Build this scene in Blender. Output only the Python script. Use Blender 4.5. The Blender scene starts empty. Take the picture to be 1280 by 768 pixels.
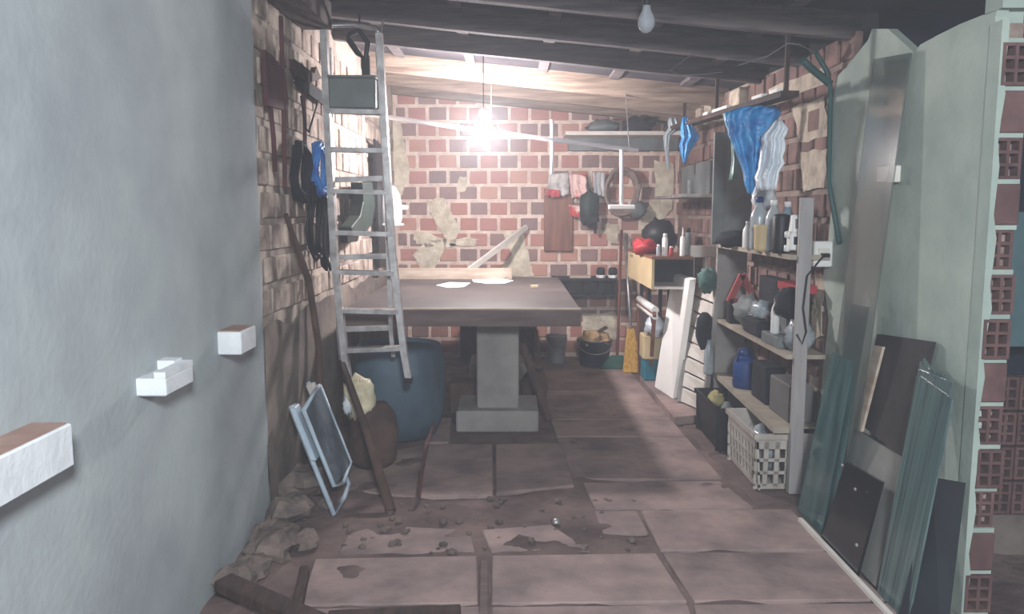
import bpy, bmesh, math, random
from mathutils import Vector, Matrix, noise
random.seed(7)
C = bpy.context.scene.collection
SC = bpy.context.scene
# ------------------------------------------------------------ camera
F = 1000.0; PITCH = math.atan(0.119); H = 1.45
cd = bpy.data.cameras.new('camera'); cam = bpy.data.objects.new('camera', cd); C.objects.link(cam)
cd.sensor_width = 36; cd.lens = F * 36 / 1280; cd.clip_start = .05
cam.location = (0, 0, H); cam.rotation_euler = (math.pi/2 - PITCH, 0, 0)
SC.camera = cam
# ------------------------------------------------------------ world
w = bpy.data.worlds.new('world'); SC.world = w; w.use_nodes = True
w.node_tree.nodes['Background'].inputs[0].default_value = (.72, .80, .92, 1)
w.node_tree.nodes['Background'].inputs[1].default_value = .16
# lamp of the front part of the garage, above and behind the camera
def area(name, loc, rot, size, power, col):
    l = bpy.data.lights.new(name, 'AREA'); l.shape = 'DISK'; l.size = size; l.energy = power; l.color = col
    o = bpy.data.objects.new(name, l); C.objects.link(o); o.location = loc; o.rotation_euler = rot; return o
area('front_lamp', (.35, -.9, 2.3), (math.radians(60), 0, math.radians(3)), .5, 80, (.88, .95, 1))
BULB = Vector((-.21, 6.0, 2.04))
SC.view_settings.view_transform = 'Standard'; SC.view_settings.look = 'None'
SC.view_settings.exposure = 1.45; SC.view_settings.gamma = 1

# ------------------------------------------------------------ pixel -> point on a plane
cp, sp = math.cos(PITCH), math.sin(PITCH)
O = Vector((0, 0, H))
def ray(px, py):
    a, b = (px-640)/F, (384-py)/F
    return Vector((a, cp + b*sp, -sp + b*cp))
def az(px, py, z=0.):
    r = ray(px, py); return O + r*((z-H)/r.z)
def ay(px, py, y):
    r = ray(px, py); return O + r*(y/r.y)
def ax(px, py, x):
    r = ray(px, py); return O + r*(x/r.x)

# ------------------------------------------------------------ materials
def lin(c):
    return tuple((v/12.92 if v <= .04045 else ((v+.055)/1.055)**2.4) for v in c)
MATS = {}
def mat(name, c1, c2=None, scale=6., rough=.85, bump=.0, metal=0., bscale=None, rnd=0., stretch=(1, 1, 1), spec=.3, trans=0., detail=6., alpha=1., contrast=(.35, .65)):
    if name in MATS: return MATS[name]
    m = bpy.data.materials.new(name); m.use_nodes = True; nt = m.node_tree; N = nt.nodes; L = nt.links
    b = N['Principled BSDF']; b.inputs['Roughness'].default_value = rough; b.inputs['Metallic'].default_value = metal
    b.inputs['Specular IOR Level'].default_value = spec
    b.inputs['Transmission Weight'].default_value = trans
    b.inputs['Alpha'].default_value = alpha
    c2 = c2 or tuple(v*.82 for v in c1)
    tc = N.new('ShaderNodeTexCoord'); mp = N.new('ShaderNodeMapping'); mp.inputs['Scale'].default_value = stretch
    L.new(tc.outputs['Object'], mp.inputs['Vector'])
    oi = N.new('ShaderNodeObjectInfo')
    ad = N.new('ShaderNodeVectorMath'); ad.operation = 'ADD'
    sc = N.new('ShaderNodeMath'); sc.operation = 'MULTIPLY'; sc.inputs[1].default_value = 37.
    L.new(oi.outputs['Random'], sc.inputs[0]); L.new(mp.outputs[0], ad.inputs[0]); L.new(sc.outputs[0], ad.inputs[1])
    no = N.new('ShaderNodeTexNoise'); no.inputs['Scale'].default_value = scale; no.inputs['Detail'].default_value = detail
    no.inputs['Roughness'].default_value = .6
    L.new(ad.outputs[0], no.inputs['Vector'])
    cr = N.new('ShaderNodeValToRGB'); e = cr.color_ramp.elements
    e[0].position, e[1].position = contrast; e[0].color = (*lin(c2), 1); e[1].color = (*lin(c1), 1)
    L.new(no.outputs['Fac'], cr.inputs[0]); out = cr.outputs[0]
    if rnd:
        hs = N.new('ShaderNodeHueSaturation')
        mr = N.new('ShaderNodeMapRange'); mr.inputs['To Min'].default_value = 1-rnd; mr.inputs['To Max'].default_value = 1+rnd*.7
        L.new(oi.outputs['Random'], mr.inputs[0]); L.new(mr.outputs[0], hs.inputs['Value']); L.new(out, hs.inputs['Color']); out = hs.outputs[0]
    L.new(out, b.inputs['Base Color'])
    if bump:
        n2 = N.new('ShaderNodeTexNoise'); n2.inputs['Scale'].default_value = bscale or scale*4; n2.inputs['Detail'].default_value = 8
        L.new(ad.outputs[0], n2.inputs['Vector'])
        bp = N.new('ShaderNodeBump'); bp.inputs['Strength'].default_value = bump; bp.inputs['Distance'].default_value = .02
        L.new(n2.outputs['Fac'], bp.inputs['Height']); L.new(bp.outputs[0], b.inputs['Normal'])
    MATS[name] = m; return m
def brick_mat():
    m = mat('fired_brick', (.66, .47, .43), (.50, .34, .32), 9, .9, .35)
    nt = m.node_tree; N = nt.nodes; L = nt.links
    b = N['Principled BSDF']; src = b.inputs['Base Color'].links[0].from_socket
    oi = N.new('ShaderNodeObjectInfo'); cr = N.new('ShaderNodeValToRGB'); cr.color_ramp.interpolation = 'CONSTANT'
    cols = [(0, (.68, .47, .43)), (.2, (.54, .45, .44)), (.42, (.74, .56, .50)), (.58, (.48, .42, .42)), (.76, (.60, .47, .44)), (.88, (.70, .50, .47))]
    e = cr.color_ramp.elements
    for i, (p, c) in enumerate(cols):
        el = e[i] if i < 2 else e.new(p)
        el.position = p; el.color = (*lin(c), 1)
    L.new(oi.outputs['Random'], cr.inputs[0])
    mx = N.new('ShaderNodeMixRGB'); mx.inputs[0].default_value = .72
    L.new(src, mx.inputs[1]); L.new(cr.outputs[0], mx.inputs[2]); L.new(mx.outputs[0], b.inputs['Base Color'])
    return m
M_BRICK = brick_mat()
M_DUSTY = mat('dusty_brick', (.56, .44, .41), (.38, .31, .30), 7, .95, .5, rnd=.22)
M_MORTAR = mat('mortar', (.88, .80, .75), (.76, .67, .62), 14, .95, .5)
M_PATCH = mat('rough_mortar_patch', (.78, .73, .66), (.60, .55, .50), 10, .95, .6)
M_PLAST_L = mat('grey_render_left', (.70, .73, .73), (.60, .62, .64), 1.6, .9, .12, bscale=40)
M_PLAST_R = mat('grey_render_right', (.67, .71, .67), (.56, .61, .58), 2.2, .9, .15, bscale=30)
M_OLD = mat('limewashed_wall', (.74, .68, .63), (.42, .37, .36), 3.2, .95, .5, bscale=16)
M_WBRICK = mat('limewashed_brick', (.74, .68, .63), (.50, .43, .40), 7, .95, .6, rnd=.22)
M_DWALL = mat('grey_brown_wall', (.55, .50, .46), (.36, .32, .31), 2.5, .95, .5)
M_SOIL = mat('dirt_and_mud', (.48, .40, .38), (.31, .25, .25), 3.5, .95, .8, bscale=14, detail=9)
M_SLAB = mat('concrete_slab', (.62, .53, .51), (.42, .36, .36), 3.2, .8, .35, bscale=18, rnd=.1, contrast=(.33, .62), detail=9)
M_CONC = mat('concrete', (.60, .58, .57), (.50, .48, .47), 4, .9, .3)
M_LIT_TIMBER = mat('old_timber_lit', (.66, .58, .52), (.46, .39, .35), 5, .85, .3, stretch=(.5, 6, 6), rnd=.12)  # rafters facing the bulb: its light is put into this paler tone
M_TIMBER = mat('old_timber_shaded', (.45, .41, .40), (.26, .24, .26), 5, .85, .3, stretch=(.5, 6, 6), rnd=.12)  # nearer rafters and battens: shade is put into this darker tone
M_ROOF = mat('roof_sheet', (.24, .22, .24), (.16, .15, .17), 3, .9, .2)
M_BOARD = mat('pale_board', (.74, .68, .62), (.62, .54, .48), 4, .8, .15, stretch=(1, 1, 5), rnd=.08)
M_DKWOOD = mat('dark_wood', (.29, .21, .19), (.18, .13, .12), 6, .8, .3, stretch=(5, 1, 1))
M_BRWOOD = mat('brown_wood', (.52, .34, .27), (.41, .26, .21), 4, .6, .1, stretch=(6, 6, .6))
M_RED = mat('red_plastic', (.70, .22, .25), (.56, .14, .17), 6, .5)
M_REDC = mat('red_cloth', (.72, .26, .26), (.86, .74, .72), 9, .8, contrast=(.45, .55))
M_ALU = mat('aluminium', (.72, .71, .71), (.54, .52, .52), 12, .42, .05, metal=.6)
M_GREY = mat('grey_sheet', (.45, .47, .47), (.36, .38, .38), 4, .6, .05)
M_BLACK = mat('black_plastic', (.09, .09, .11), (.06, .06, .08), 4, .5)
M_DARK = mat('dark_cloth', (.13, .13, .17), (.07, .07, .09), 7, .9)
M_DGREEN = mat('dark_green_plastic', (.12, .20, .17), (.07, .12, .11), 5, .6)
M_WHITE = mat('white_plastic', (.90, .89, .88), (.82, .81, .80), 4, .45)
M_WPAINT = mat('white_paint', (.86, .84, .81), (.76, .73, .70), 3, .6, .05)
M_CREAM = mat('cream_laminate', (.82, .74, .58), (.74, .65, .50), 3, .6)
M_PVC = mat('white_pipe', (.90, .89, .90), (.84, .82, .84), 3, .4)
M_BLUE = mat('blue_plastic', (.12, .28, .55), (.07, .18, .38), 4, .5)
M_DRUM = mat('faded_blue_plastic', (.31, .39, .45), (.20, .27, .33), 4, .6, .1, stretch=(1, 1, .4))
M_BBAG = mat('blue_bag_film', (.22, .60, .84), (.06, .40, .68), 14, .35, .4, spec=.6, alpha=.93)
M_WBAG = mat('white_bag_film', (.86, .88, .90), (.70, .73, .78), 7, .35, .4, spec=.6)
M_CBAG = mat('cream_bag_film', (.92, .88, .76), (.72, .66, .54), 9, .5, .3)
M_CLEAR = mat('cloudy_bottle', (.72, .76, .78), (.56, .60, .63), 5, .25, spec=.6, alpha=.7)
M_SACK = mat('brown_sack', (.36, .27, .24), (.24, .18, .16), 8, .9, .4)
M_YELLOW = mat('yellow_bristle', (.80, .62, .28), (.62, .46, .20), 12, .8, .5, stretch=(4, 4, 1))
M_GREEN = mat('green_bristle', (.08, .32, .26), (.04, .20, .17), 12, .7, .5)
M_STRAW = mat('sawdust', (.76, .64, .48), (.58, .46, .34), 22, .95, .8)
M_TEAL = mat('turquoise_plastic', (.12, .50, .58), (.08, .38, .46), 5, .5)
M_TGLASS = mat('green_glass_edge', (.33, .46, .46), (.17, .30, .31), 3, .08, spec=.8, stretch=(6, 6, .2), alpha=.72)
M_GGLASS = mat('smoky_glass', (.32, .36, .35), (.25, .29, .28), 2, .15, spec=.8, alpha=.48)
M_STACKG = mat('stacked_glass', (.38, .47, .46), (.20, .28, .29), 14, .2, spec=.7, stretch=(.2, 8, .1), alpha=.93)
M_BOARDD = mat('stained_board', (.22, .19, .19), (.13, .11, .12), 4, .8, .2)
M_PAPER = mat('paper', (.96, .96, .97), (.93, .93, .95), 2, .8)
M_GCHAIR = mat('painted_steel', (.74, .79, .84), (.62, .68, .74), 8, .45)
M_NET = mat('chair_netting', (.42, .47, .52), (.30, .34, .38), 20, .9, alpha=.6)
M_CONDUIT = mat('green_conduit', (.20, .34, .33), (.15, .27, .27), 3, .5)
M_HOLE = mat('brick_end', (.42, .31, .30), (.33, .24, .24), 8, .9, .2, rnd=.1)
M_HOLEIN = mat('shaded_cavity', (.24, .15, .15), (.18, .11, .11), 8, .95)
M_STONE = mat('rubble_stone', (.50, .44, .41), (.33, .29, .28), 6, .95, .6, rnd=.2)
M_EPS = mat('white_block', (.90, .91, .92), (.84, .85, .86), 12, .9, .15)
M_TERRA = mat('terracotta', (.68, .57, .53), (.60, .48, .44), 8, .9)
M_TOP = mat('table_top', (.36, .33, .32), (.29, .26, .26), 3, .55, .1)
M_FASC = mat('table_fascia', (.43, .36, .35), (.34, .28, .28), 5, .8, .2, stretch=(.6, 4, 4))
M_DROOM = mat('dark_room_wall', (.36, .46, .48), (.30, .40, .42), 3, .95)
def emis(name, col, s):
    m = bpy.data.materials.new(name); m.use_nodes = True; nt = m.node_tree
    nt.nodes.remove(nt.nodes['Principled BSDF']); e = nt.nodes.new('ShaderNodeEmission')
    e.inputs[0].default_value = (*col, 1); e.inputs[1].default_value = s
    nt.links.new(e.outputs[0], nt.nodes['Material Output'].inputs[0]); return m
def glassmat(name):
    m = bpy.data.materials.new(name); m.use_nodes = True; b = m.node_tree.nodes['Principled BSDF']
    b.inputs['Transmission Weight'].default_value = 1; b.inputs['Roughness'].default_value = .03
    b.inputs['IOR'].default_value = 1.3; return m

# ------------------------------------------------------------ mesh builder
WO = {}
def V(*a): return Vector(a)
class MB:
    def __init__(s): s.v = []; s.f = []
    def hexa(s, b4, t4):
        n = len(s.v); s.v += [Vector(p) for p in list(b4)+list(t4)]
        s.f += [(n+3, n+2, n+1, n), (n+4, n+5, n+6, n+7)] + [(n+i, n+(i+1) % 4, n+4+(i+1) % 4, n+4+i) for i in range(4)]
        return s
    def box(s, x0, x1, y0, y1, z0, z1):
        return s.hexa([(x0, y0, z0), (x1, y0, z0), (x1, y1, z0), (x0, y1, z0)], [(x0, y0, z1), (x1, y0, z1), (x1, y1, z1), (x0, y1, z1)])
    def bar(s, a, b, wx, wy, up=V(0, 0, 1)):     # rectangular bar from a to b
        a, b = Vector(a), Vector(b); d = (b-a).normalized(); u = Vector(up)
        if abs(d.dot(u)) > .98: u = V(0, 1, 0)
        x = d.cross(u).normalized(); y = x.cross(d)
        q = lambda p: [p-x*wx/2-y*wy/2, p+x*wx/2-y*wy/2, p+x*wx/2+y*wy/2, p-x*wx/2+y*wy/2]
        return s.hexa(q(a), q(b))
    def prism(s, poly, t):                       # poly: list of points, t: thickness vector
        n = len(s.v); k = len(poly); t = Vector(t)
        s.v += [Vector(p) for p in poly] + [Vector(p)+t for p in poly]
        s.f += [tuple(range(n+k-1, n-1, -1)), tuple(range(n+k, n+2*k))]
        s.f += [(n+i, n+(i+1) % k, n+k+(i+1) % k, n+k+i) for i in range(k)]
        return s
    def tube(s, pts, r, seg=8):
        pts = [Vector(p) for p in pts]; k = len(pts); rs = r if isinstance(r, (list, tuple)) else [r]*k
        n = len(s.v); u = None
        for i, p in enumerate(pts):
            d = (pts[min(i+1, k-1)]-pts[max(i-1, 0)]).normalized()
            if u is None: u = d.orthogonal().normalized()
            u = (u - d*u.dot(d)).normalized(); w_ = d.cross(u)
            for j in range(seg):
                a = 2*math.pi*j/seg; s.v.append(p+(u*math.cos(a)+w_*math.sin(a))*rs[i])
        for i in range(k-1):
            for j in range(seg):
                a, b = n+i*seg+j, n+i*seg+(j+1) % seg; s.f.append((a, b, b+seg, a+seg))
        s.f.append(tuple(n+j for j in range(seg-1, -1, -1))); s.f.append(tuple(n+(k-1)*seg+j for j in range(seg)))
        return s
    def lathe(s, c, prof, seg=20, sx=1, sy=1, wob=0.):   # prof: (r,z)
        n = len(s.v); c = Vector(c)
        for (r, z) in prof:
            for j in range(seg):
                a = 2*math.pi*j/seg
                rr = r*(1+wob*noise.noise(V(math.cos(a)*2, math.sin(a)*2, z*9+c.x*5)))
                s.v.append(c+V(rr*math.cos(a)*sx, rr*math.sin(a)*sy, z))
        for i in range(len(prof)-1):
            for j in range(seg):
                a, b = n+i*seg+j, n+i*seg+(j+1) % seg; s.f.append((a, b, b+seg, a+seg))
        s.f.append(tuple(n+j for j in range(seg-1, -1, -1))); s.f.append(tuple(n+(len(prof)-1)*seg+j for j in range(seg)))
        return s
    def blob(s, c, r, amp=.25, freq=3., seg=16, rings=10, seed=0.):
        n = len(s.v); c = Vector(c); r = Vector(r)
        for i in range(rings+1):
            th = math.pi*i/rings
            for j in range(seg):
                a = 2*math.pi*j/seg; d = V(math.sin(th)*math.cos(a), math.sin(th)*math.sin(a), math.cos(th))
                k = 1+amp*noise.noise(d*freq+V(seed, seed*1.7, 0))+amp*.5*noise.noise(d*freq*2.7+V(seed, 0, 3))
                s.v.append(c+V(d.x*r.x, d.y*r.y, d.z*r.z)*k)
        for i in range(rings):
            for j in range(seg):
                a, b = n+i*seg+j, n+i*seg+(j+1) % seg; s.f.append((a, a+seg, b+seg, b))
        return s
    def mesh(s, name, m, off, smooth, bevel=0):
        me = bpy.data.meshes.new(name); me.from_pydata([tuple(v-off) for v in s.v], [], s.f)
        bm = bmesh.new(); bm.from_mesh(me); bmesh.ops.remove_doubles(bm, verts=bm.verts, dist=1e-6)
        bmesh.ops.recalc_face_normals(bm, faces=bm.faces)
        if bevel: bmesh.ops.bevel(bm, geom=list(bm.edges), offset=bevel, segments=1, affect='EDGES', clamp_overlap=True)
        bm.to_mesh(me); bm.free()
        me.materials.append(m)
        if smooth: 
            for p in me.polygons: p.use_smooth = len(p.vertices) <= 4
        return me
    def build(s, name, m, parent=None, smooth=False, bevel=0, origin=None, label=None):
        if parent is not None: base = WO[parent.name]
        else: base = Vector(origin) if origin is not None else V(sum(v.x for v in s.v)/len(s.v), sum(v.y for v in s.v)/len(s.v), min(v.z for v in s.v))
        o = bpy.data.objects.new(name, s.mesh(name, m, base, smooth, bevel)); C.objects.link(o)
        if parent is not None: o.parent = parent
        else: o.location = base
        WO[o.name] = base
        if label: o['label'] = label
        return o
def tag(o, label, cat, group=None, kind=None):
    o['label'] = label; o['category'] = cat
    if group: o['group'] = group
    if kind: o['kind'] = kind
    return o
def thing(name, label, cat, loc, group=None):
    o = bpy.data.objects.new(name, None); C.objects.link(o); o.location = loc; WO[o.name] = Vector(loc); o.empty_display_size = .1
    return tag(o, label, cat, group)
def struct(mb, name, m, **k):
    o = mb.build(name, m, origin=(0, 0, 0), **k); o['kind'] = 'structure'; return o
def dup(o, parent, loc, rot=None, scale=None):
    c = o.copy(); C.objects.link(c); c.parent = parent; c.location = Vector(loc)-WO[parent.name] if parent else loc
    if rot: c.rotation_euler = rot
    if scale: c.scale = scale
    WO[c.name] = Vector(loc)
    return c

# ============================================================ SETTING
XL, XR, YB = -1.14, 1.62, 8.0
def zb(x): return 2.44-.1*x                      # underside of the rafters
# floor: dirt bed with uneven surface
def grid_surface(x0, x1, y0, y1, nx, ny, fn):
    mb = MB()
    for j in range(ny+1):
        for i in range(nx+1):
            x = x0+(x1-x0)*i/nx; y = y0+(y1-y0)*j/ny; mb.v.append(V(x, y, fn(x, y)))
    for j in range(ny):
        for i in range(nx):
            a = j*(nx+1)+i; mb.f.append((a, a+1, a+nx+2, a+nx+1))
    return mb
def zsoil(x, y):
    z = -.013+.017*noise.noise(V(x*4, y*4, 0))+.009*noise.noise(V(x*11, y*11, 3))
    z += .10*max(0, 1-(x-XL)/.28)*max(0, min(1, (y-2.6)/.8))*max(0, min(1, (5-y)))*(.6+.8*noise.noise(V(y*5, x*5, 9)))
    return z
floor = struct(grid_surface(-1.3, 3.4, -2.5, 8.1, 120, 260, zsoil), 'floor', M_SOIL, smooth=True)
def slab(pix, t=.035, top=0., m=M_SLAB, name='concrete_slab', pts=None):
    poly = pts or [az(x, y, top) for x, y in pix]
    # shrink a little so that the joints show
    c = sum(poly, V(0, 0, 0))/len(poly); poly = [p+(c-p).normalized()*.008 for p in poly]
    return MB().prism([p-V(0, 0, t) for p in poly], (0, 0, t)).build(name, m, floor, bevel=.005)
xl = lambda y: 673+(y-488)*.373
xr = lambda y: 787+(y-463)*.868
ys = [447, 463, 489, 524.5, 546, 599]
for a, b in zip(ys[:-1], ys[1:]):
    slab([(xl(a), a), (xr(a), a), (xr(b), b), (xl(b), b)])
slab([(535, 555), (616, 555), (617, 620), (523, 620)], top=.004)
slab([(619, 555), (703, 554), (719, 607), (619, 617)], top=.006)
slab([(535, 522), (565, 522), (562, 553), (530, 553)])
slab([(440, 572), (532, 556), (520, 622), (425, 612)], top=-.006)
slab([(727, 603), (901, 601), (944, 634), (742, 636)], top=-.002)
slab([(799, 638), (990, 636), (1042, 688), (824, 688)])
slab([(826, 690), (1044, 690), (1112, 750), (866, 752)])
slab([(392, 698), (598, 694), (600, 754), (372, 757)])
slab([(613, 694), (822, 691), (862, 752), (612, 755)])
slab([(600, 699), (611, 699), (611, 766), (598, 766)], top=.004, m=M_FASC, name='timber_strip')
slab([(742, 638), (797, 638), (812, 666), (752, 668)], top=-.004)
slab([(360, 760), (606, 757), (610, 860), (330, 860)], top=-.004)
slab([(612, 758), (862, 755), (900, 860), (612, 860)], top=-.003)
slab([(864, 755), (1118, 753), (1230, 860), (900, 860)], top=-.002)
slab([(600, 662), (690, 655), (742, 690), (612, 690)], top=-.010)
slab([(440, 655), (590, 662), (596, 690), (420, 694)], top=-.012)
# slab between the white crate and the path, under the shelving
slab([(845, 524), (882, 522), (985, 628), (948, 632)], top=-.008, m=M_FASC)
# raised kerb slab carrying the leaning boards
slab([(799, 470), (842, 470), (884, 518), (843, 522)], top=.05, t=.08, name='kerb_slab')

# ---- back wall of hollow bricks
def zt_b(x): return 2.60-.1*x
wb = MB()
wb.hexa([(XL-.1, YB, -.1), (XR+.1, YB, -.1), (XR+.1, YB+.1, -.1), (XL-.1, YB+.1, -.1)],
        [(XL-.1, YB, zt_b(XL)), (XR+.1, YB, zt_b(XR)), (XR+.1, YB+.1, zt_b(XR)), (XL-.1, YB+.1, zt_b(XL))])
wall_back = struct(wb, 'wall_back', M_MORTAR)
BW, BH, PW, PH = .172, .120, .2, .1535
def brick_box(w_, h, d=.03):
    return MB().box(-w_/2, w_/2, -.007, d, -h/2, h/2)
proto = {}
def put_brick(parent, m, loc, w_, h, rot=0., tilt=0.):
    key = (round(w_, 3), round(h, 3), m.name)
    if key not in proto:
        o = brick_box(w_, h).build('brick', m, origin=(0, 0, 0), bevel=.005); o.parent = parent
        proto[key] = o; o.location = Vector(loc); WO[o.name] = Vector(loc)
    else:
        o = proto[key].copy(); C.objects.link(o); o.parent = parent; o.location = Vector(loc)
    o.rotation_euler = (0, tilt, rot)
    return o
rows = 17
for r in range(rows):
    z = .1+r*PH
    off = 0 if r % 2 else PW/2
    n = 0
    x = XL+.01+off*.999
    xs = [(x+PW*i, BW) for i in range(14)]
    for xc, w_ in xs:
        x0, x1 = xc-BW/2, xc+BW/2
        if x0 < XL: x0 = XL+.005
        if x1 > XR: x1 = XR-.005
        if x1-x0 < .05: continue
        if z+BH/2 > zt_b(xc)-.02: continue
        ww = round((x1-x0), 2)
        put_brick(wall_back, M_BRICK, ((x0+x1)/2+random.uniform(-.004, .004), YB+random.uniform(-.006, .003), z+random.uniform(-.003, .003)), ww-.002, BH, 0, random.uniform(-.012, .012))
def wall_patch(pix, plane, parent, m=M_PATCH, name='mortar_patch', t=.02, jag=5.):
    pts = []
    for i, (x, y) in enumerate(pix):
        x2, y2 = pix[(i+1) % len(pix)]
        for k in range(4):
            f = k/4; jx, jy = (random.uniform(-jag, jag)*.35, random.uniform(-jag, jag)*.35) if k else (0, 0)
            pts.append(plane(x+(x2-x)*f+jx, y+(y2-y)*f+jy))
    return pts
M_BPATCH = mat('back_wall_patch', (.86, .82, .74), (.70, .65, .58), 10, .95, .6)
def patch_back(pix, m=M_BPATCH, t=.018, jag=5.):
    pts = wall_patch(pix, lambda x, y: ay(x, y, YB-.016), wall_back, jag=jag)
    return MB().prism(pts, (0, .03, 0)).build('mortar_patch', m, wall_back)
patch_back([(533, 250), (556, 248), (575, 285), (568, 312), (552, 290), (540, 270)])
patch_back([(628, 290), (652, 288), (662, 325), (668, 345), (618, 345), (640, 318)])
patch_back([(484, 140), (500, 150), (506, 180), (512, 215), (502, 245), (484, 250)])
patch_back([(818, 200), (842, 205), (840, 262), (830, 275), (800, 290), (806, 262), (818, 250)])
patch_back([(518, 290), (545, 296), (600, 300), (590, 308), (548, 312), (520, 305)], jag=8)
patch_back([(575, 220), (585, 222), (582, 238), (572, 240)])
patch_back([(756, 280), (772, 280), (774, 305), (758, 300)])
patch_back([(728, 392), (776, 390), (774, 425), (726, 425)])
patch_back([(540, 345), (560, 296), (535, 300), (515, 320)], jag=8)

# ---- left wall: smooth render near, limewashed brick and grey-brown render beyond
YE = 3.62
wl = MB().box(XL-.12, XL, -2.5, YE, -.1, 2.75)
wall_left = struct(wl, 'wall_left', M_PLAST_L)
MB().box(XL-.14, XL-.028, YE, YB+.1, -.1, 2.75).build('old_wall_core', M_OLD, wall_left)
# ragged render edge
ed = [(YE+.015*math.sin(k*2.1)+.02*noise.noise(V(k*.7, 0, 0)), k*.115) for k in range(24)]
MB().prism([V(XL-.028, YE-.02, 0)]+[V(XL-.028, y+.03, z) for y, z in ed]+[V(XL-.028, YE-.02, 2.7)], (.022, 0, 0)).build('render_edge', M_PLAST_L, wall_left)
for r in range(6, 16):
    z = .1+r*PH
    for i in range(22):
        y = YE+.13+PW*i+(PW/2 if r % 2 else 0)
        if y > YB-.08 or z > 2.6: continue
        b = put_brick(wall_left, M_WBRICK, (XL-.022+random.uniform(-.006, .004), y, z), BW-.002, BH, math.pi/2, 0)
# grey-brown lower render, an uneven sheet
lo = grid_surface(YE+.02, YB, -.05, .92, 60, 20, lambda a, b: 0)
for v in lo.v:
    y, z = v.x, v.y
    if z > .82: z += .12*noise.noise(V(y*2.3, 1, 0))
    v.x, v.y, v.z = XL-.004+.008*noise.noise(V(y*3, z*3, 0))+.006*noise.noise(V(y*9, z*9, 2)), y, z
lo.build('lower_render', M_DWALL, wall_left, smooth=True)

# ---- right wall: render with a ragged end, bricks beyond
YJ, YP = 2.76, 4.02
zt_r = 2.17
wr = MB().prism([V(XR+.03, YJ+.02, -.1), V(XR+.03, YB+.1, -.1), V(XR+.03, YB+.1, 2.42), V(XR+.03, 6.2, 2.36), V(XR+.03, 4.3, 2.30), V(XR+.03, 4.0, 2.2), V(XR+.03, 3.6, 2.12), V(XR+.03, YJ+.02, 2.08)], (.07, 0, 0))
wall_right = struct(wr, 'wall_right', mat('dull_mortar', (.60, .53, .49), (.46, .40, .38), 8, .95, .5))
e = [(YJ, -.1)]
zz = 0.
while zz < 2.12:
    e.append((YJ+.012+.03*noise.noise(V(zz*3.3, 5, 0))+.012*random.uniform(-1, 1), zz)); zz += .07
top = [ax(1247, 12, XR), ax(1225, 20, XR), ax(1200, 30, XR), ax(1172, 44, XR), ax(1150, 56, XR), ax(1143, 66, XR), ax(1110, 36, XR), ax(1090, 36, XR), ax(1085, 50, XR), ax(1072, 66, XR), ax(1058, 84, XR), ax(1046, 96, XR)]
poly = [V(XR, y, z) for y, z in e]+top
far = [(1040, 140), (1037, 200), (1040, 260), (1034, 320), (1030, 345), (1036, 400), (1030, 460), (1026, 520), (1022, 580), (1014, 640)]
poly += [ax(x+random.uniform(-2, 2), y, XR) for x, y in far]
poly += [V(XR, 3.98, -.1)]
MB().prism(poly, (.04, 0, 0)).build('render_coat', M_PLAST_R, wall_right)
for r in range(3, 15):
    z = .1+r*PH
    for i in range(20):
        y = 4.02+PW*i+(PW/2 if r % 2 else 0)
        if y > YB-.08 or z > 2.30: continue
        put_brick(wall_right, M_DUSTY, (XR+.022+random.uniform(-.004, .004), y, z), BW-.002, BH, -math.pi/2, 0)
for pix in ([(990, 135), (1030, 120), (1036, 170), (1000, 178)], [(1000, 190), (1034, 186), (1030, 235), (1004, 240)], [(905, 180), (925, 176), (928, 250), (908, 262)], [(1018, 340), (1030, 345), (1026, 420), (1014, 425)], [(1012, 470), (1024, 470), (1020, 560), (1008, 560)], [(960, 112), (1030, 84), (1034, 104), (965, 132)]):
    pts = wall_patch(pix, lambda x, y: ax(x, y, XR+.012), wall_right, jag=6)
    MB().prism(pts, (.03, 0, 0)).build('mortar_patch', M_PATCH, wall_right)
# pale end blocks on top of the wall (rafter rests)
for px, py, w_ in ((888, 138, .2), (922, 121, .24), (876, 143, .15)):
    p = ax(px, py, XR-.02); MB().box(XR-.05, XR+.05, p.y-w_/2, p.y+w_/2, p.z-.10, p.z+.05).build('mortar_block', M_PATCH, wall_right, bevel=.008)
# jamb: hollow brick ends, alternating with brick flanks
def hollow(parent, x0, x1, y, z0, z1, cols=2, rws=3):
    mb = MB(); w_ = .011; W_, H_ = x1-x0, z1-z0
    for c in range(cols+1):
        xc = x0+w_/2+(W_-w_)*c/cols; mb.box(xc-w_/2, xc+w_/2, y, y+.05, z0, z1)
    for c in range(cols):
        for r in range(rws+1):
            zc = z0+w_/2+(H_-w_)*r/rws
            mb.box(x0+w_+(W_-w_)*c/cols-.002, x0+(W_-w_)*(c+1)/cols+.002, y+.001, y+.05, zc-w_/2, zc+w_/2)
    o = mb.build('brick', M_HOLE, parent, label='brick end showing its open cavities')
    MB().box(x0, x1, y+.045, y+.06, z0, z1).build('cavity_shade', M_HOLEIN, o)  # back plate coloured dark to stand for shade inside the cavities
    return o
jm = MB()
for r in range(15): jm.box(XR+.004, XR+.1, YJ-.02, YJ+.06, max(0, .02+r*.154-.017), .02+r*.154+.001)
jm.box(XR+.03, XR+.1, YJ+.025, YJ+.06, 0, 2.13)
jm.build('jamb_mortar', M_PLAST_R, wall_right)
js = MB(); jv = [(YJ+.03, -.05)]
jp = [(XR+.008+.014*abs(noise.noise(V(k*.9, 2, 1)))+.006*(k % 3), k*.08) for k in range(27)]
js.prism([V(XR-.004, YJ-.032, 0)]+[V(x_, YJ-.032, z_) for x_, z_ in jp]+[V(XR-.004, YJ-.032, 2.08)], (0, .07, 0))
js.build('render_edge', M_PLAST_R, wall_right)
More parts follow.
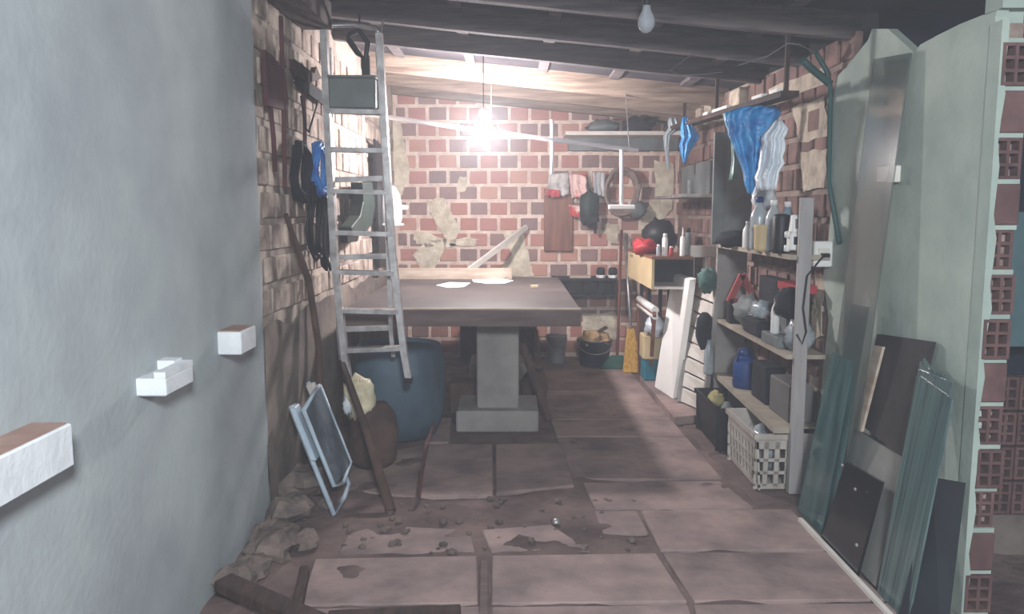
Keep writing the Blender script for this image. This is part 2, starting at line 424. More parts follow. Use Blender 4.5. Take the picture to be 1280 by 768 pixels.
for r in range(14):
    z0 = .02+r*.154
    if z0+.14 > 2.13: break
    if r in (0, 2, 3, 4, 6, 7, 8, 10, 12, 13):
        hollow(wall_right, XR+.004+.012*(r % 2), XR+.098+.01*(r % 2), YJ-.035+.012*(r % 3), z0, z0+.138)
    else:
        MB().box(XR+.006+.008*(r % 2), XR+.1, YJ-.03, YJ+.05, z0, z0+.138).build('brick', M_HOLE, wall_right, bevel=.004)
MB().hexa([(XR, YJ-.02, 2.12), (XR+.9, YJ-.02, 2.12), (XR+.9, YJ+.08, 2.12), (XR, YJ+.08, 2.12)], [(XR, YJ-.02, 2.26), (XR+.9, YJ-.02, 2.20), (XR+.9, YJ+.08, 2.20), (XR, YJ+.08, 2.26)]).build('lintel', M_PLAST_R, wall_right)
# next room seen past the jamb
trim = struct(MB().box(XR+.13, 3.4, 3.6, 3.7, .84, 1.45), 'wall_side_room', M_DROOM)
struct(MB().box(XR+.13, 3.4, 3.85, 3.95, -.1, 2.6), 'wall_dark_infill', mat('side_room_darkness', (.13, .15, .21), (.09, .1, .15), 3, .95))  # wall added to shut out the sky; room darkness put into its colour
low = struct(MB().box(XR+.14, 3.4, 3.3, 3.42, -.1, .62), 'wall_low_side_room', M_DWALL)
for r in range(4):
    for i in range(7):
        x0 = XR+.105+i*.097; z0 = .18+r*.15
        if r < 4: hollow(low, x0, x0+.09, 3.26, z0-.05 if False else z0, z0+.138, 2, 3)

# ---- roof and rafters
roof = MB().hexa([(-1.4, -2.5, zb(-1.4)+.13), (3.4, -2.5, zb(3.4)+.13), (3.4, 8.2, zb(3.4)+.13), (-1.4, 8.2, zb(-1.4)+.13)],
                 [(-1.4, -2.5, zb(-1.4)+.17), (3.4, -2.5, zb(3.4)+.17), (3.4, 8.2, zb(3.4)+.17), (-1.4, 8.2, zb(-1.4)+.17)])
ceiling = struct(roof, 'ceiling', M_ROOF)
def rafter(y, h=.12, th=.055, dz=0., m=M_TIMBER, x0=XL-.02, x1=XR+.06):
    mb = MB(); n = 8
    for side in range(1):
        q = []
        for k in range(n+1):
            x = x0+(x1-x0)*k/n; wob = .006*noise.noise(V(x*1.5, y, 0))
            q.append((x, zb(x)+dz+wob))
        for k in range(n):
            (xa, za), (xb, zb_) = q[k], q[k+1]
            ha, hb = (zb(xa)+.129-za if h is None else h), (zb(xb)+.129-zb_ if h is None else h)
            mb.hexa([(xa, y, za), (xb, y, zb_), (xb, y+th, zb_), (xa, y+th, za)], [(xa, y, za+ha), (xb, y, zb_+hb), (xb, y+th, zb_+hb), (xa, y+th, za+ha)])
    return mb.build('rafter', m, ceiling)
for y in (.2, 1.2, 2.1, 2.95): rafter(y, h=None)
rafter(3.98, h=None)
rafter(4.66, h=None, dz=.0)
rafter(5.38, h=None, dz=.01)
rafter(6.35, h=None, dz=-.01, th=.06, m=M_LIT_TIMBER)
rafter(7.15, h=None, dz=0, m=M_LIT_TIMBER)
rafter(7.9, h=None, dz=.03, th=.09, m=M_LIT_TIMBER)
# roof battens running front to back, seen between the rafters
for k, x in enumerate((-.9, -.35, .2, .75, 1.3)):
    MB().hexa([(x, -2.4, zb(x)+.105), (x+.07, -2.4, zb(x)+.098), (x+.07, 8.0, zb(x)+.098), (x, 8.0, zb(x)+.105)],
              [(x, -2.4, zb(x)+.135), (x+.07, -2.4, zb(x)+.128), (x+.07, 8.0, zb(x)+.128), (x, 8.0, zb(x)+.135)]).build('batten', M_TIMBER, ceiling)
# dark header beam in the upper left corner
MB().box(XL, XL+.16, 3.7, 4.5, zb(XL)-.12, zb(XL)+.02).build('header_beam', M_DKWOOD, ceiling)

# ============================================================ LIGHTS IN VIEW
lamp = thing('oversized_bulb', 'glowing white ceiling lamp over the work table', 'lamp', (BULB.x, BULB.y, BULB.z))
MB().blob(BULB, (.08, .08, .08), 0).build('glare_bulb', emis('lamp_glow', (1, .94, .95), 320), lamp, smooth=True)  # bulb drawn oversized so its glare halo is part of the shape
MB().lathe(BULB, [(.03, .10), (.034, .11), (.034, .15), (.02, .17)], 14).build('socket', M_WHITE, lamp, smooth=True)
MB().tube([BULB+V(0, 0, .15), BULB+V(0, .01, .3), V(BULB.x, BULB.y, zb(BULB.x)+.13)], .004, 6).build('cord', M_BLACK, lamp)
# unlit clear bulb hanging from the near rafter
p = ay(808, 24, 3.75)
ub = thing('clear_bulb', 'unlit clear glass bulb hanging from the rafters', 'lamp', p)
MB().lathe(p, [(.002, -.062), (.02, -.057), (.036, -.035), (.04, -.015), (.036, .008), (.022, .035), (.016, .06), (.016, .065)], 20).build('glass_envelope', mat('bulb_glass', (.85, .87, .9), (.8, .82, .86), 3, .05, spec=1., alpha=.42), ub, smooth=True)
MB().lathe(p, [(.017, .06), (.018, .065), (.018, .1), (.024, .105), (.024, .14), (.01, .15)], 16).build('socket', M_BLACK, ub, smooth=True)
MB().tube([p+V(-.008, 0, .05), p+V(-.006, 0, .0), p+V(.0, 0, .008), p+V(.006, 0, 0), p+V(.008, 0, .05)], .0018, 5).build('filament_support', M_ALU, ub)
MB().tube([p+V(0, 0, .14), V(p.x, p.y, zb(p.x)+.135)], .004, 6).build('cord', M_BLACK, ub)

# white pipe rail with drops
a = ay(412, 136, 6.12); b = ay(798, 188, 6.12)
pr = thing('pipe_rail', 'long white pipe strung under the rafters behind the lamp', 'pipe', (a+b)/2)
MB().tube([a, a.lerp(b, .5)+V(0, 0, -.012), b], .018, 10).build('pipe', M_PVC, pr, smooth=True)
for px, y0, y1 in ((453, 142, 224), (690, 150, 218), (777, 184, 256)):
    t0, t1 = ay(px, y0, 6.12), ay(px+2 if px < 500 else px, y1, 6.12)
    MB().tube([t0, t1], .015, 8).build('drop_pipe', M_PVC, pr, smooth=True)
for f in (.04, .52, .97):
    q = a.lerp(b, f); MB().tube([q, V(q.x, 6.36, zb(q.x)+.02)], .004, 6).build('hanger', M_ALU, pr)
q = ay(777, 256, 6.12); MB().box(q.x-.10, q.x+.10, 6.09, 6.15, q.z-.035, q.z).build('end_block', M_WHITE, pr, bevel=.006)

# ============================================================ WORK TABLE
TZ = .86; TY0, TY1 = 4.86, 7.25; TX0, TX1 = -1.03, .42
tb = thing('work_table', 'large dark work table on a concrete pedestal', 'table', (-.1, 5.4, 0))
MB().box(TX0, TX1, TY0, TY1, TZ-.02, TZ).build('table_top', M_TOP, tb, bevel=.004)
MB().box(TX0, TX1, TY0-.025, TY0, TZ-.105, TZ-.003).build('front_rail', M_FASC, tb)
MB().box(TX0, TX1, TY0-.027, TY0-.001, TZ-.004, TZ+.006).build('edge_strip', M_BOARD, tb, label='pale edge strip')
MB().box(TX1-.03, TX1, TY0, TY1, TZ-.105, TZ-.02).build('side_rail', M_FASC, tb)
MB().box(TX0, TX0+.03, TY0, TY1, TZ-.105, TZ-.02).build('side_rail', M_FASC, tb)
MB().box(TX0, TX1, TY1-.03, TY1, TZ-.105, TZ-.02).build('back_rail', M_FASC, tb)
for yy in (5.25, 6.9):
    MB().box(-.235, .045, yy, yy+.28, .13, TZ-.02).build('pedestal', M_CONC, tb, bevel=.008)
    MB().box(-.37, .175, yy-.1, yy+.38, 0, .145).build('pedestal_foot', M_CONC, tb, bevel=.01)
# things on the table
p = ay(566, 346, 7.0)
tag(MB().box(-1.0, 0.0, 7.0, 7.04, TZ, TZ+.1).build('long_board', M_BOARD, bevel=.003), 'long pale board standing on edge at the back of the table', 'board')
o1, o2 = V(-.45, 7.06, TZ+.04), ay(658, 284, 7.92)
tag(MB().bar(V(-.44, 7.12, TZ+.03), o2, .03, .05).build('leaning_batten', M_WPAINT), 'white batten rising from the table to the brick wall', 'batten')
def paper(pix, z, lab, grp):
    pts = [az(x, y, z) for x, y in pix]; tag(MB().prism(pts, (0, 0, .002)).build('paper_sheet', M_PAPER), lab, 'paper', grp)
paper([(545, 357), (562, 353), (588, 354), (580, 359), (560, 360)], TZ+.001, 'white paper sheet on the table, alone towards the ladder', None)
paper([(590, 350), (612, 348), (606, 354), (592, 353)], TZ+.001, 'small white paper peeking out under the larger sheet on the table', None)
paper([(594, 351), (622, 348), (642, 351), (630, 355), (606, 355)], TZ+.004, 'larger white paper lying over another, nearer the table middle', None)
p = az(668, 360, TZ)
tag(MB().box(p.x-.03, p.x+.03, p.y-.012, p.y+.012, TZ, TZ+.022).build('wood_offcut', M_CREAM, bevel=.003), 'small yellow wood offcut on the table', 'offcut')

# ============================================================ LADDER
ld = thing('step_ladder', 'aluminium step ladder hanging from the rafters before the table', 'ladder', (-.85, 4.55, .5))
Lf = [ay(405, 38, 4.5), ay(409, 140, 4.5), ay(418, 320, 4.5), ay(431, 445, 4.48), ay(436, 476, 4.47)]
Rf = [ay(474, 42, 4.5), ay(480, 150, 4.5), ay(491, 320, 4.5), ay(505, 440, 4.48), ay(511, 474, 4.47)]
def rail(pts, wx, wy):
    mb = MB()
    for a_, b_ in zip(pts[:-1], pts[1:]): mb.bar(a_, b_, wx, wy, V(0, 1, 0))
    return mb
rail(Lf, .036, .05).build('front_rail', M_ALU, ld); rail(Rf, .036, .05).build('front_rail', M_ALU, ld)
Lb = [ay(412, 60, 4.60), ay(417, 240, 4.61), ay(424, 420, 4.62), ay(427, 450, 4.62)]
Rb = [ay(472, 60, 4.60), ay(483, 240, 4.61), ay(489, 420, 4.62), ay(492, 446, 4.62)]
rail(Lb, .022, .03).build('rear_rail', M_ALU, ld); rail(Rb, .022, .03).build('rear_rail', M_ALU, ld)
def onrail(R, y, Y):
    # x at pixel row y by interpolation of the projected rail
    def pj(v):
        d = v.y*cp-(v.z-H)*sp; return 640+F*v.x/d, 384-F*((v.z-H)*cp+v.y*sp)/d
    q = [pj(v) for v in R]
    for (x0, y0), (x1, y1) in zip(q[:-1], q[1:]):
        if y0 <= y <= y1: return ay(x0+(x1-x0)*(y-y0)/(y1-y0), y, Y)
    return ay(q[-1][0], y, Y)
for y in (139, 187, 239, 291, 340, 388, 438):
    MB().bar(onrail(Lf, y, 4.5), onrail(Rf, y+(2 if y < 400 else -3), 4.5), .075, .024).build('step', M_ALU, ld)
for y in (225, 322, 412):
    MB().bar(onrail(Lb, y, 4.61), onrail(Rb, y-2, 4.61), .02, .03).build('rear_brace', M_ALU, ld)
MB().tube([Lf[0], Lf[0]+V(.02, .02, .03), (Lf[0]+Rf[0])/2+V(0, .03, .045), Rf[0]+V(-.02, .02, .03), Rf[0]], .014, 8).build('top_hoop', M_ALU, ld, smooth=True)
for s_ in (Lf[0], Rf[0]):
    MB().tube([s_, s_+V(0, .06, .02), V(s_.x, 4.68, zb(s_.x)+.03)], .005, 6).build('hanging_hook', M_ALU, ld)
for R in (Lf, Rf): MB().box(R[-1].x-.02, R[-1].x+.02, R[-1].y-.03, R[-1].y+.03, R[-1].z-.02, R[-1].z+.01).build('rubber_foot', M_DARK, ld)
a0 = ay(411, 137, 4.53); b0 = ay(474, 96, 4.53)
tb2 = thing('tool_box', 'grey green metal box standing on the topmost ladder step', 'box', ((a0.x+b0.x)/2, 4.55, a0.z))
MB().box(a0.x+.012, b0.x-.015, 4.475, 4.59, a0.z+.0, b0.z-.012).build('body', M_GREY, tb2, bevel=.008)
MB().box(a0.x+.008, b0.x-.011, 4.47, 4.595, b0.z-.012, b0.z).build('lid', M_GREY, tb2, bevel=.003)
# hand saw hung from the rafter above the ladder
q = [ay(x, y, 4.66-.05) for x, y in ((433, 40), (447, 36), (462, 52), (462, 92), (452, 92), (451, 74), (440, 58))]
hs_ = thing('hanging_bracket', 'black shelf bracket hanging above the ladder', 'bracket', q[0])
q = [ay(x, y, 4.60) for x, y in ((436, 44), (449, 38), (460, 54), (457, 74), (447, 66), (436, 50))]
MB().tube(q+[q[0]], .017, 8).build('arm', M_BLACK, hs_)
MB().bar(ay(457, 70, 4.60), ay(458, 94, 4.60), .045, .025).build('foot', M_BLACK, hs_)
MB().tube([q[1], V(q[1].x, 4.62, zb(q[1].x)+.02)], .006, 6).build('hook', M_BLACK, hs_)

# ============================================================ LEFT SIDE: WALL TOOLS
XW = XL+.0
def ywall(px, x=XL+.02): return ax(px, 300, x).y
def wallpoly(pix, name, m, label, cat, x=XL+.02, t=.02, group=None):
    pts = [ax(a_, b_, x) for a_, b_ in pix]
    return tag(MB().prism(pts, (t, 0, 0)).build(name, m, origin=pts[0]), label, cat, group)
M_RUST = mat('rusty_red', (.36, .21, .22), (.24, .14, .15), 8, .9)
wallpoly([(326, 62), (336, 70), (352, 92), (356, 130), (352, 138), (330, 132)], 'hanging_sack', M_RUST, 'dark red sack hanging on the wall beside the render edge', 'sack')
for (x0, y0, x1, y1, lab) in ((338, 132, 344, 215, 'thin dark rod hanging below the red sack'), (351, 20, 356, 235, 'tall dark rod hung on the wall beyond the red sack'), (379, 118, 381, 190, 'short dark rod hung above the blue cable coil')):
    tag(MB().tube([ax(x0, y0, XL+.03), ax((x0+x1)/2+1, (y0+y1)/2, XL+.035), ax(x1, y1, XL+.03)], .011, 8).build('iron_rod', M_RUST), lab, 'rod')
# wood-handled saw, diagonal
sw = thing('hand_saw', 'dark old hand saw hung on the left wall near the rafters', 'saw', ax(380, 105, XL+.02))
pts = [ax(a_, b_, XL+.02) for a_, b_ in ((372, 95), (406, 118), (406, 134), (392, 124), (366, 104))]
MB().prism(pts, (.012, 0, 0)).build('blade', M_DARK, sw)
pts = [ax(a_, b_, XL+.015) for a_, b_ in ((361, 74), (378, 86), (386, 92), (389, 84), (396, 98), (380, 104), (368, 96))]
MB().prism(pts, (.03, 0, 0)).build('handle', M_DKWOOD, sw)
p0, p1 = ax(352, 92, XL+.03), ax(406, 112, XL+.03)
tag(MB().tube([ax(398, 125, XL+.03), ax(386, 165, XL+.05), ax(382, 160, XL+.05), ax(376, 120, XL+.03)], .005, 6).build('wire_loop', M_DARK), 'thin dark wire loop hanging below the old saw', 'wire')
# blue rope coil and black cables
def coil(px, py, rx, rz, x, turns, rad, m, name, label, cat, wob=.02):
    c = ax(px, py, x); pts = []
    for k in range(turns*14+1):
        a_ = 2*math.pi*k/14; s_ = 1+wob*noise.noise(V(k*.4, 3, px))
        pts.append(c+V(.02+.012*math.sin(k*1.3)+.01*(k//14 % 3), rx*math.sin(a_)*s_, rz*math.cos(a_)*s_))
    return tag(MB().tube(pts, rad, 6).build(name, m, smooth=True), label, cat)
coil(394, 212, .13, .14, XL+.03, 6, .014, mat('blue_cable', (.26, .52, .80), (.14, .36, .66), 9, .5), 'cable_coil', 'bright blue cable coil hanging on the left wall', 'cable', .25)
for k, (px, py, rx, rz, lab) in enumerate(((388, 275, .11, .21, 'black cable loop hanging under the blue coil, nearest the render edge'), (401, 288, .07, .23, 'black cable loop hanging under the blue coil, beside the ladder'))):
    coil(px, py, rx, rz, XL+.02, 4, .009, M_BLACK, 'cable_loop', lab, 'cable', .3)
coil(370, 215, .12, .15, XL+.01, 4, .014, M_DARK, 'dark_hose', 'dark hose bundle hanging between rods and blue coil', 'hose', .3)
# wooden handle leaning on wall
tag(MB().tube([ax(357, 268, XL+.03), ax(372, 310, XL+.06), ax(386, 352, XL+.09), ax(398, 430, XL+.12), az(404, 590, .02)], [.012, .016, .018, .018, .018], 8).build('wooden_stick', M_SACK), 'worn wooden tool handle leaning on the left wall', 'handle')
# behind the ladder: round black tool, green guard, black strip, white helmet
YC = 6.4
st = tag(MB().prism([ax(x, y, XL+.03) for x, y in ((466, 174), (474, 182), (480, 335), (472, 335))], (.02, 0, 0)).build('rubber_strip', M_BLACK), 'long black rubber strip hanging behind the ladder', 'strip')
gd = thing('garden_trimmer', 'dark green curved machine guard hanging behind the ladder', 'tool', ax(440, 260, XL+.05))
pts = [ax(x, y, XL+.05) for x, y in ((438, 228), (452, 228), (456, 255), (452, 280), (444, 290), (424, 292), (424, 284), (436, 270), (440, 252))]
MB().prism(pts, (.08, 0, 0)).build('guard', M_DGREEN, gd, bevel=.005)
c = ax(458, 252, XL+.06)
MB().lathe(c, [(.001, -.16), (.09, -.12), (.12, -.02), (.11, .08), (.06, .14), (.001, .16)], 16, sx=.5).build('motor_cover', M_BLACK, gd, smooth=True)
pts = [ax(x, y, XL+.05) for x, y in ((424, 290), (441, 290), (438, 302), (425, 304))]
MB().prism(pts, (.05, 0, 0)).build('skirt', M_BLACK, gd)
c = ax(488, 258, XL+.10)
hm = thing('safety_helmet', 'white safety helmet hanging on the wall behind the ladder', 'helmet', c)
MB().lathe(c, [(.115, -.15), (.135, -.10), (.135, .0), (.115, .09), (.07, .16), (.002, .185)], 20, sx=.75, sy=1).build('shell', M_WHITE, hm, smooth=True)
MB().lathe(c, [(.15, -.165), (.155, -.155), (.14, -.145), (.12, -.145)], 20, sx=.75, sy=1).build('brim', M_WHITE, hm, smooth=True)
MB().box(c.x+.06, c.x+.15, c.y-.03, c.y+.03, c.z-.03, c.z+.01).build('lamp_clip', M_WHITE, hm, bevel=.01)

# ---- projecting blocks on the rendered wall
def block(px0, px1, yt, yb, label, top_terra=True, notch=False):
    # px0: pixel of the near end at the wall, yt/yb: rows of its front face there; px1: pixel of far end at the outer face
    a_ = ax(px0, yb, XL); t_ = ax(px0, yt, XL); far_ = ax(px1, yb, XL+.09)
    th = thing('projecting_brick', label, 'brick', (XL, a_.y, a_.z))
    y0, y1, z0, z1 = a_.y, far_.y, a_.z, t_.z
    if not notch:
        MB().box(XL-.02, XL+.09, y0, y1, z0, z1).build('rendered_body', M_EPS, th, bevel=.004)
    else:
        MB().box(XL-.02, XL+.09, y0, y1, z0, z1-.02).build('rendered_body', M_EPS, th, bevel=.004)
        MB().box(XL+.055, XL+.09, y0+.0, y1, z1-.02, z1).build('raised_lip', M_EPS, th)
        MB().box(XL-.01, XL+.055, y1-.06, y1, z1-.02, z1+.008).build('raised_lip', M_EPS, th)
    if top_terra: MB().box(XL, XL+.08, y0+.006, y1-.006, z1-.0005, z1+.004).build('bare_top', M_TERRA, th, label='bare terracotta top')
    return th
block(171, 243, 465, 496, 'white projecting brick with a notched top, middle of three on the grey wall', False, True)
block(273, 321, 415, 444, 'white projecting brick on the grey wall, farthest from the camera')
# nearest: outer face ends at px 92
n0 = ax(0, 596, XL+.09); n1 = ax(92, 560, XL+.09)
th = thing('projecting_brick', 'large white projecting brick low on the grey wall, nearest the camera', 'brick', (XL, n1.y, n0.z))
zt_, zb_ = ax(92, 528, XL+.09).z, ax(92, 583, XL+.09).z
MB().box(XL-.02, XL+.09, n1.y-.36, n1.y, zb_, zt_).build('rendered_body', M_EPS, th, bevel=.004)
MB().box(XL, XL+.082, n1.y-.35, n1.y-.01, zt_-.0005, zt_+.004).build('bare_top', M_TERRA, th, label='bare terracotta top')

# ============================================================ LEFT FLOOR
# drum under the table
dc = V(-.735, 5.12, 0)
dr = thing('plastic_drum', 'faded blue plastic drum under the table end', 'drum', dc)
MB().lathe(dc, [(.20, .0), (.24, .02), (.285, .14), (.30, .26), (.298, .42), (.302, .44), (.302, .47), (.295, .49), (.285, .57), (.27, .60), (.255, .595), (.25, .5)], 30, wob=.04).build('shell', M_DRUM, dr, smooth=True)
MB().lathe(dc, [(.24, .555), (.25, .565), (.24, .575), (.05, .58)], 24).build('lid', M_DRUM, dr, smooth=True)
# brown sack with a cream bag on it
sc_ = az(462, 588)
sc_ = V(sc_.x, sc_.y+.13, 0)
tag(MB().lathe(sc_, [(.11, -.005), (.14, .04), (.145, .2), (.13, .3), (.09, .35), (.02, .36)], 18, wob=.3).build('brown_sack', M_SACK, smooth=True), 'brown filled sack standing before the blue drum', 'sack')
bc = ay(450, 500, sc_.y-.05)
cb = thing('cream_bag', 'crumpled cream plastic bag on top of the brown sack', 'bag', V(bc.x, bc.y, .34))
MB().blob(V(bc.x, bc.y, bc.z+.005), (.095, .09, .125), .35, 2.2, seed=3).build('bag_body', M_CBAG, cb, smooth=True)
MB().blob(V(bc.x-.06, bc.y-.05, bc.z-.02), (.03, .03, .055), .5, 3, seed=6).build('bag_knot', M_WBAG, cb, smooth=True)
# pole leaning
a_ = az(489, 640, .0); b_ = ay(428, 455, 4.40)
tag(MB().tube([a_, a_.lerp(b_, .5)+V(.01, 0, 0), b_], [.026, .022, .017], 10).build('wooden_pole', M_SACK, smooth=True), 'round wooden pole leaning before the brown sack', 'pole')
# folding chair
fc = thing('folding_chair', 'folded white metal chair leaning on the left wall', 'chair', az(417, 643))
B1, B2 = az(417, 643, .012), az(436, 606, .012); T1, T2 = ax(363, 508, XL+.05), ax(385, 478, XL+.05)
MB().tube([T1, T1.lerp(B1, .5), B1, (B1+B2)/2+V(.01, 0, -.0), B2, B2.lerp(T2, .5), T2], .013, 8).build('outer_frame', M_GCHAIR, fc, smooth=True)
off = V(.045, .0, .03)
I1, I2 = T1.lerp(B1, .1)+off, T2.lerp(B2, .08)+off; J1, J2 = T1.lerp(B1, .80)+off, T2.lerp(B2, .84)+off
MB().tube([I1, J1, (J1+J2)/2+V(.0, 0, -.05), J2, I2], .011, 8).build('inner_frame', M_GCHAIR, fc, smooth=True)
MB().prism([I1, J1, J2, I2], (.004, 0, 0)).build('netting', M_NET, fc)
nrm = V(.07, 0, .03)
MB().hexa([T1-V(.0, .03, 0), T1+V(.03, -.03, 0), T1+V(.03, .06, 0), T1+V(0, .06, 0)],
          [T1.lerp(B1, .5)-V(0, .03, 0), T1.lerp(B1, .5)+V(.03, -.03, 0), T1.lerp(B1, .5)+V(.03, .06, 0), T1.lerp(B1, .5)+V(0, .06, 0)]).build('armrest', M_GCHAIR, fc, bevel=.005)
MB().bar(T2+V(.02, -.03, .0), T2.lerp(B2, .4)+V(.02, -.02, 0), .03, .05).build('armrest', M_WPAINT, fc, bevel=.005)
MB().tube([I1, (I1+I2)/2+V(.01, 0, .02), I2], .011, 8).build('cross_tube', M_GCHAIR, fc, smooth=True)
# rusty rod by the slabs
a_ = az(524, 624, 0); b_ = ay(531, 562, a_.y+.12)
tag(MB().tube([a_, b_, b_+V(.02, .28, .06)], .008, 6).build('rusty_rod', M_RUST), 'short rusty rod stuck between slabs before the drum', 'rod')
# rubble along the left wall
stones = [(352, 600, .09), (372, 590, .07), (338, 640, .11), (365, 660, .09), (318, 668, .10), (345, 690, .08), (300, 700, .10), (380, 690, .06), (330, 715, .09), (405, 640, .04), (392, 612, .06), (310, 735, .07), (285, 748, .09), (362, 628, .09), (356, 570, .07)]
stones.sort(key=lambda q: -q[1])
ORD = 'first second third fourth fifth sixth seventh eighth ninth tenth eleventh twelfth thirteenth fourteenth fifteenth'.split()
for k, (px, py, r) in enumerate(stones):
    p = az(px, py, 0); p.x = max(p.x, XL+r*.9); 
    tag(MB().blob(V(p.x, p.y+r, zsoil(p.x, p.y+r)+r*.45), (r, r*1.1, r*.75), .45, 1.6, 10, 7, seed=k*3.1).build('rubble_stone', M_STONE), 'rough grey brown rubble stone, %s from the dark plank along the left wall' % ORD[k], 'stone', 'rubble along the left wall')
# planks in the near left corner
a_, b_ = az(278, 728, .09), az(470, 812, .03)
tag(MB().bar(a_, b_, .085, .045).build('dark_plank', M_DKWOOD, bevel=.006), 'thick dark plank lying by the foot of the left wall', 'plank')
a_, b_ = az(381, 714, .04), az(372, 760, .03)
tag(MB().bar(a_, b_, .035, .05).build('dark_batten', M_DKWOOD, bevel=.005), 'short dark batten sticking up behind the thick plank', 'plank')
a_, b_ = az(410, 772, .025), az(576, 764, .02)
tag(MB().bar(a_, b_, .05, .03).build('flat_plank', M_DKWOOD, bevel=.004), 'flat dark plank end lying across the front slab', 'plank')
# small pebbles and a shiny shard in the mud
peb = MB()
for k in range(60):
    p = az(random.uniform(430, 800), random.uniform(622, 690), 0); r = random.uniform(.008, .022)
    peb.blob(V(p.x, p.y, zsoil(p.x, p.y)+r*.4), (r, r, r*.6), .4, 2, 7, 5, seed=k)
tag(peb.build('gravel', M_STONE), 'loose gravel in the muddy strip between slabs', 'gravel', kind='stuff')
p = az(695, 652, .0); tag(MB().lathe(V(p.x, p.y, -.01), [(.018, 0), (.02, .005), (.014, .02), (.003, .022)], 12).build('bottle_cap', M_ALU, smooth=True), 'small shiny metal cap lying in the mud', 'cap')

# ============================================================ UNDER AND BEHIND THE TABLE
def bucket(name, px, py, wpx, h, m, label, cat='bucket', top=1.15):
    c = az(px, py); r = wpx/2/F*c.y; c = V(c.x, c.y+r, 0)
    t = thing(name, label, cat, c)
    MB().lathe(c, [(r*.8, 0), (r*.82, .01), (r, h*.94), (r*1.06, h*.95), (r*1.06, h), (r*.96, h), (r*.93, h*.85), (r*.8, h*.8)], 24).build('shell', m, t, smooth=True)
    pts = [c+V(r*1.04*math.cos(a), -r*.3*math.sin(a)-r*.9*abs(math.sin(a)), h*.9-h*.35*abs(math.sin(a))) for a in [math.pi*k/10 for k in range(11)]]
    MB().tube(pts, .004, 6).build('handle', M_ALU, t)
    return t, c, r
bucket('plastic_bucket', 696, 456, 26, .27, mat('dull_white', (.62, .62, .64), (.48, .48, .50), 9, .6), 'dull white bucket in the shade under the table')
t, c, r = bucket('dark_bucket', 745, 461, 44, .25, mat('dark_blue', (.16, .20, .27), (.11, .14, .19), 6, .6), 'dark blue bucket full of sawdust by the back wall')
tag(MB().blob(c+V(0, 0, .245), (r*.93, r*.9, .09), .4, 3, 18, 10, seed=4).build('sawdust', M_STRAW), 'heap of pale sawdust filling the dark bucket', 'sawdust', kind='stuff')
tag(MB().bar(c+V(-.02, -.06, .30), c+V(.11, -.02, .37), .05, .02).build('wood_chip', M_DKWOOD), 'brown wood chip stuck in the sawdust', 'chip')
# diagonal prop beside pedestal
tag(MB().bar(V(.07, 5.72, .5), V(.26, 5.45, .0), .05, .03).build('wooden_prop', M_SACK), 'slanting wooden prop beside the concrete pedestal', 'prop')
tag(MB().box(-.45, -.27, 5.66, 5.9, 0, .22).build('cardboard_box', M_SACK, bevel=.006), 'brown cardboard box under the table beside the pedestal', 'box')
tag(MB().box(-.50, .22, 7.62, 7.9, 0, .42).build('wooden_chest', M_DKWOOD, bevel=.008), 'dark wooden chest under the table against the back wall', 'chest')
tag(MB().blob(V(.17, 5.95, .13), (.1, .12, .14), .4, 2, seed=8).build('cloth_bundle', M_SACK, smooth=True), 'brown cloth bundle under the table behind the prop', 'bundle')

# dark shelf on back wall with shoes
x0, x1 = ay(690, 350, 7.8).x, ay(770, 350, 7.8).x; z1 = ay(730, 348, 7.7).z; z0 = ay(730, 372, 7.7).z
ws = thing('wall_shelf', 'dark low wall shelf with cells behind the table corner', 'shelf', ((x0+x1)/2, 7.85, z0))
MB().box(x0, x1, 7.68, 7.995, z1-.025, z1).build('top_board', M_DARK, ws)
MB().box(x0, x1, 7.72, 7.995, z0, z0+.02).build('bottom_board', M_DARK, ws)
for k in range(5):
    xx = x0+(x1-x0-.02)*k/4; MB().box(xx, xx+.02, 7.72, 7.995, z0+.02, z1-.025).build('divider', M_DARK, ws)
MB().box(x0, x1, 7.97, 7.996, z0+.02, z1-.025).build('back_panel', M_BLACK, ws)
for px, lab in ((751, 'dark shoe with a white sole on the wall shelf, nearer the table'), (766, 'dark shoe with a white sole on the wall shelf, nearer the brooms')):
    p = ay(px, 345, 7.76); p.z = z1
    s_ = thing('shoe', lab, 'shoe', p, 'pair of shoes on the wall shelf')
    MB().lathe(p, [(.05, 0), (.052, .005), (.05, .028), (.045, .03)], 14, sx=.9, sy=1.6).build('sole', M_WHITE, s_, smooth=True)
    MB().lathe(p, [(.046, .028), (.05, .05), (.045, .085), (.03, .10), (.018, .095)], 14, sx=.9, sy=1.5, wob=.2).build('upper', M_DARK, s_, smooth=True)
p0, p1 = ay(712, 345, 7.75), ay(738, 345, 7.75)
tag(MB().box(p0.x, p1.x, 7.72, 7.86, z1, z1+.02).build('pale_tray', M_BOARD), 'thin pale tray on the dark wall shelf', 'tray')
# brown panel on wall
a_, b_ = ay(680, 314, 7.94), ay(716, 236, 7.94)
tag(MB().box(a_.x, b_.x, 7.94, 7.99, a_.z, b_.z).build('wall_board', M_BRWOOD, bevel=.004), 'upright brown wooden panel hung on the brick wall', 'panel')
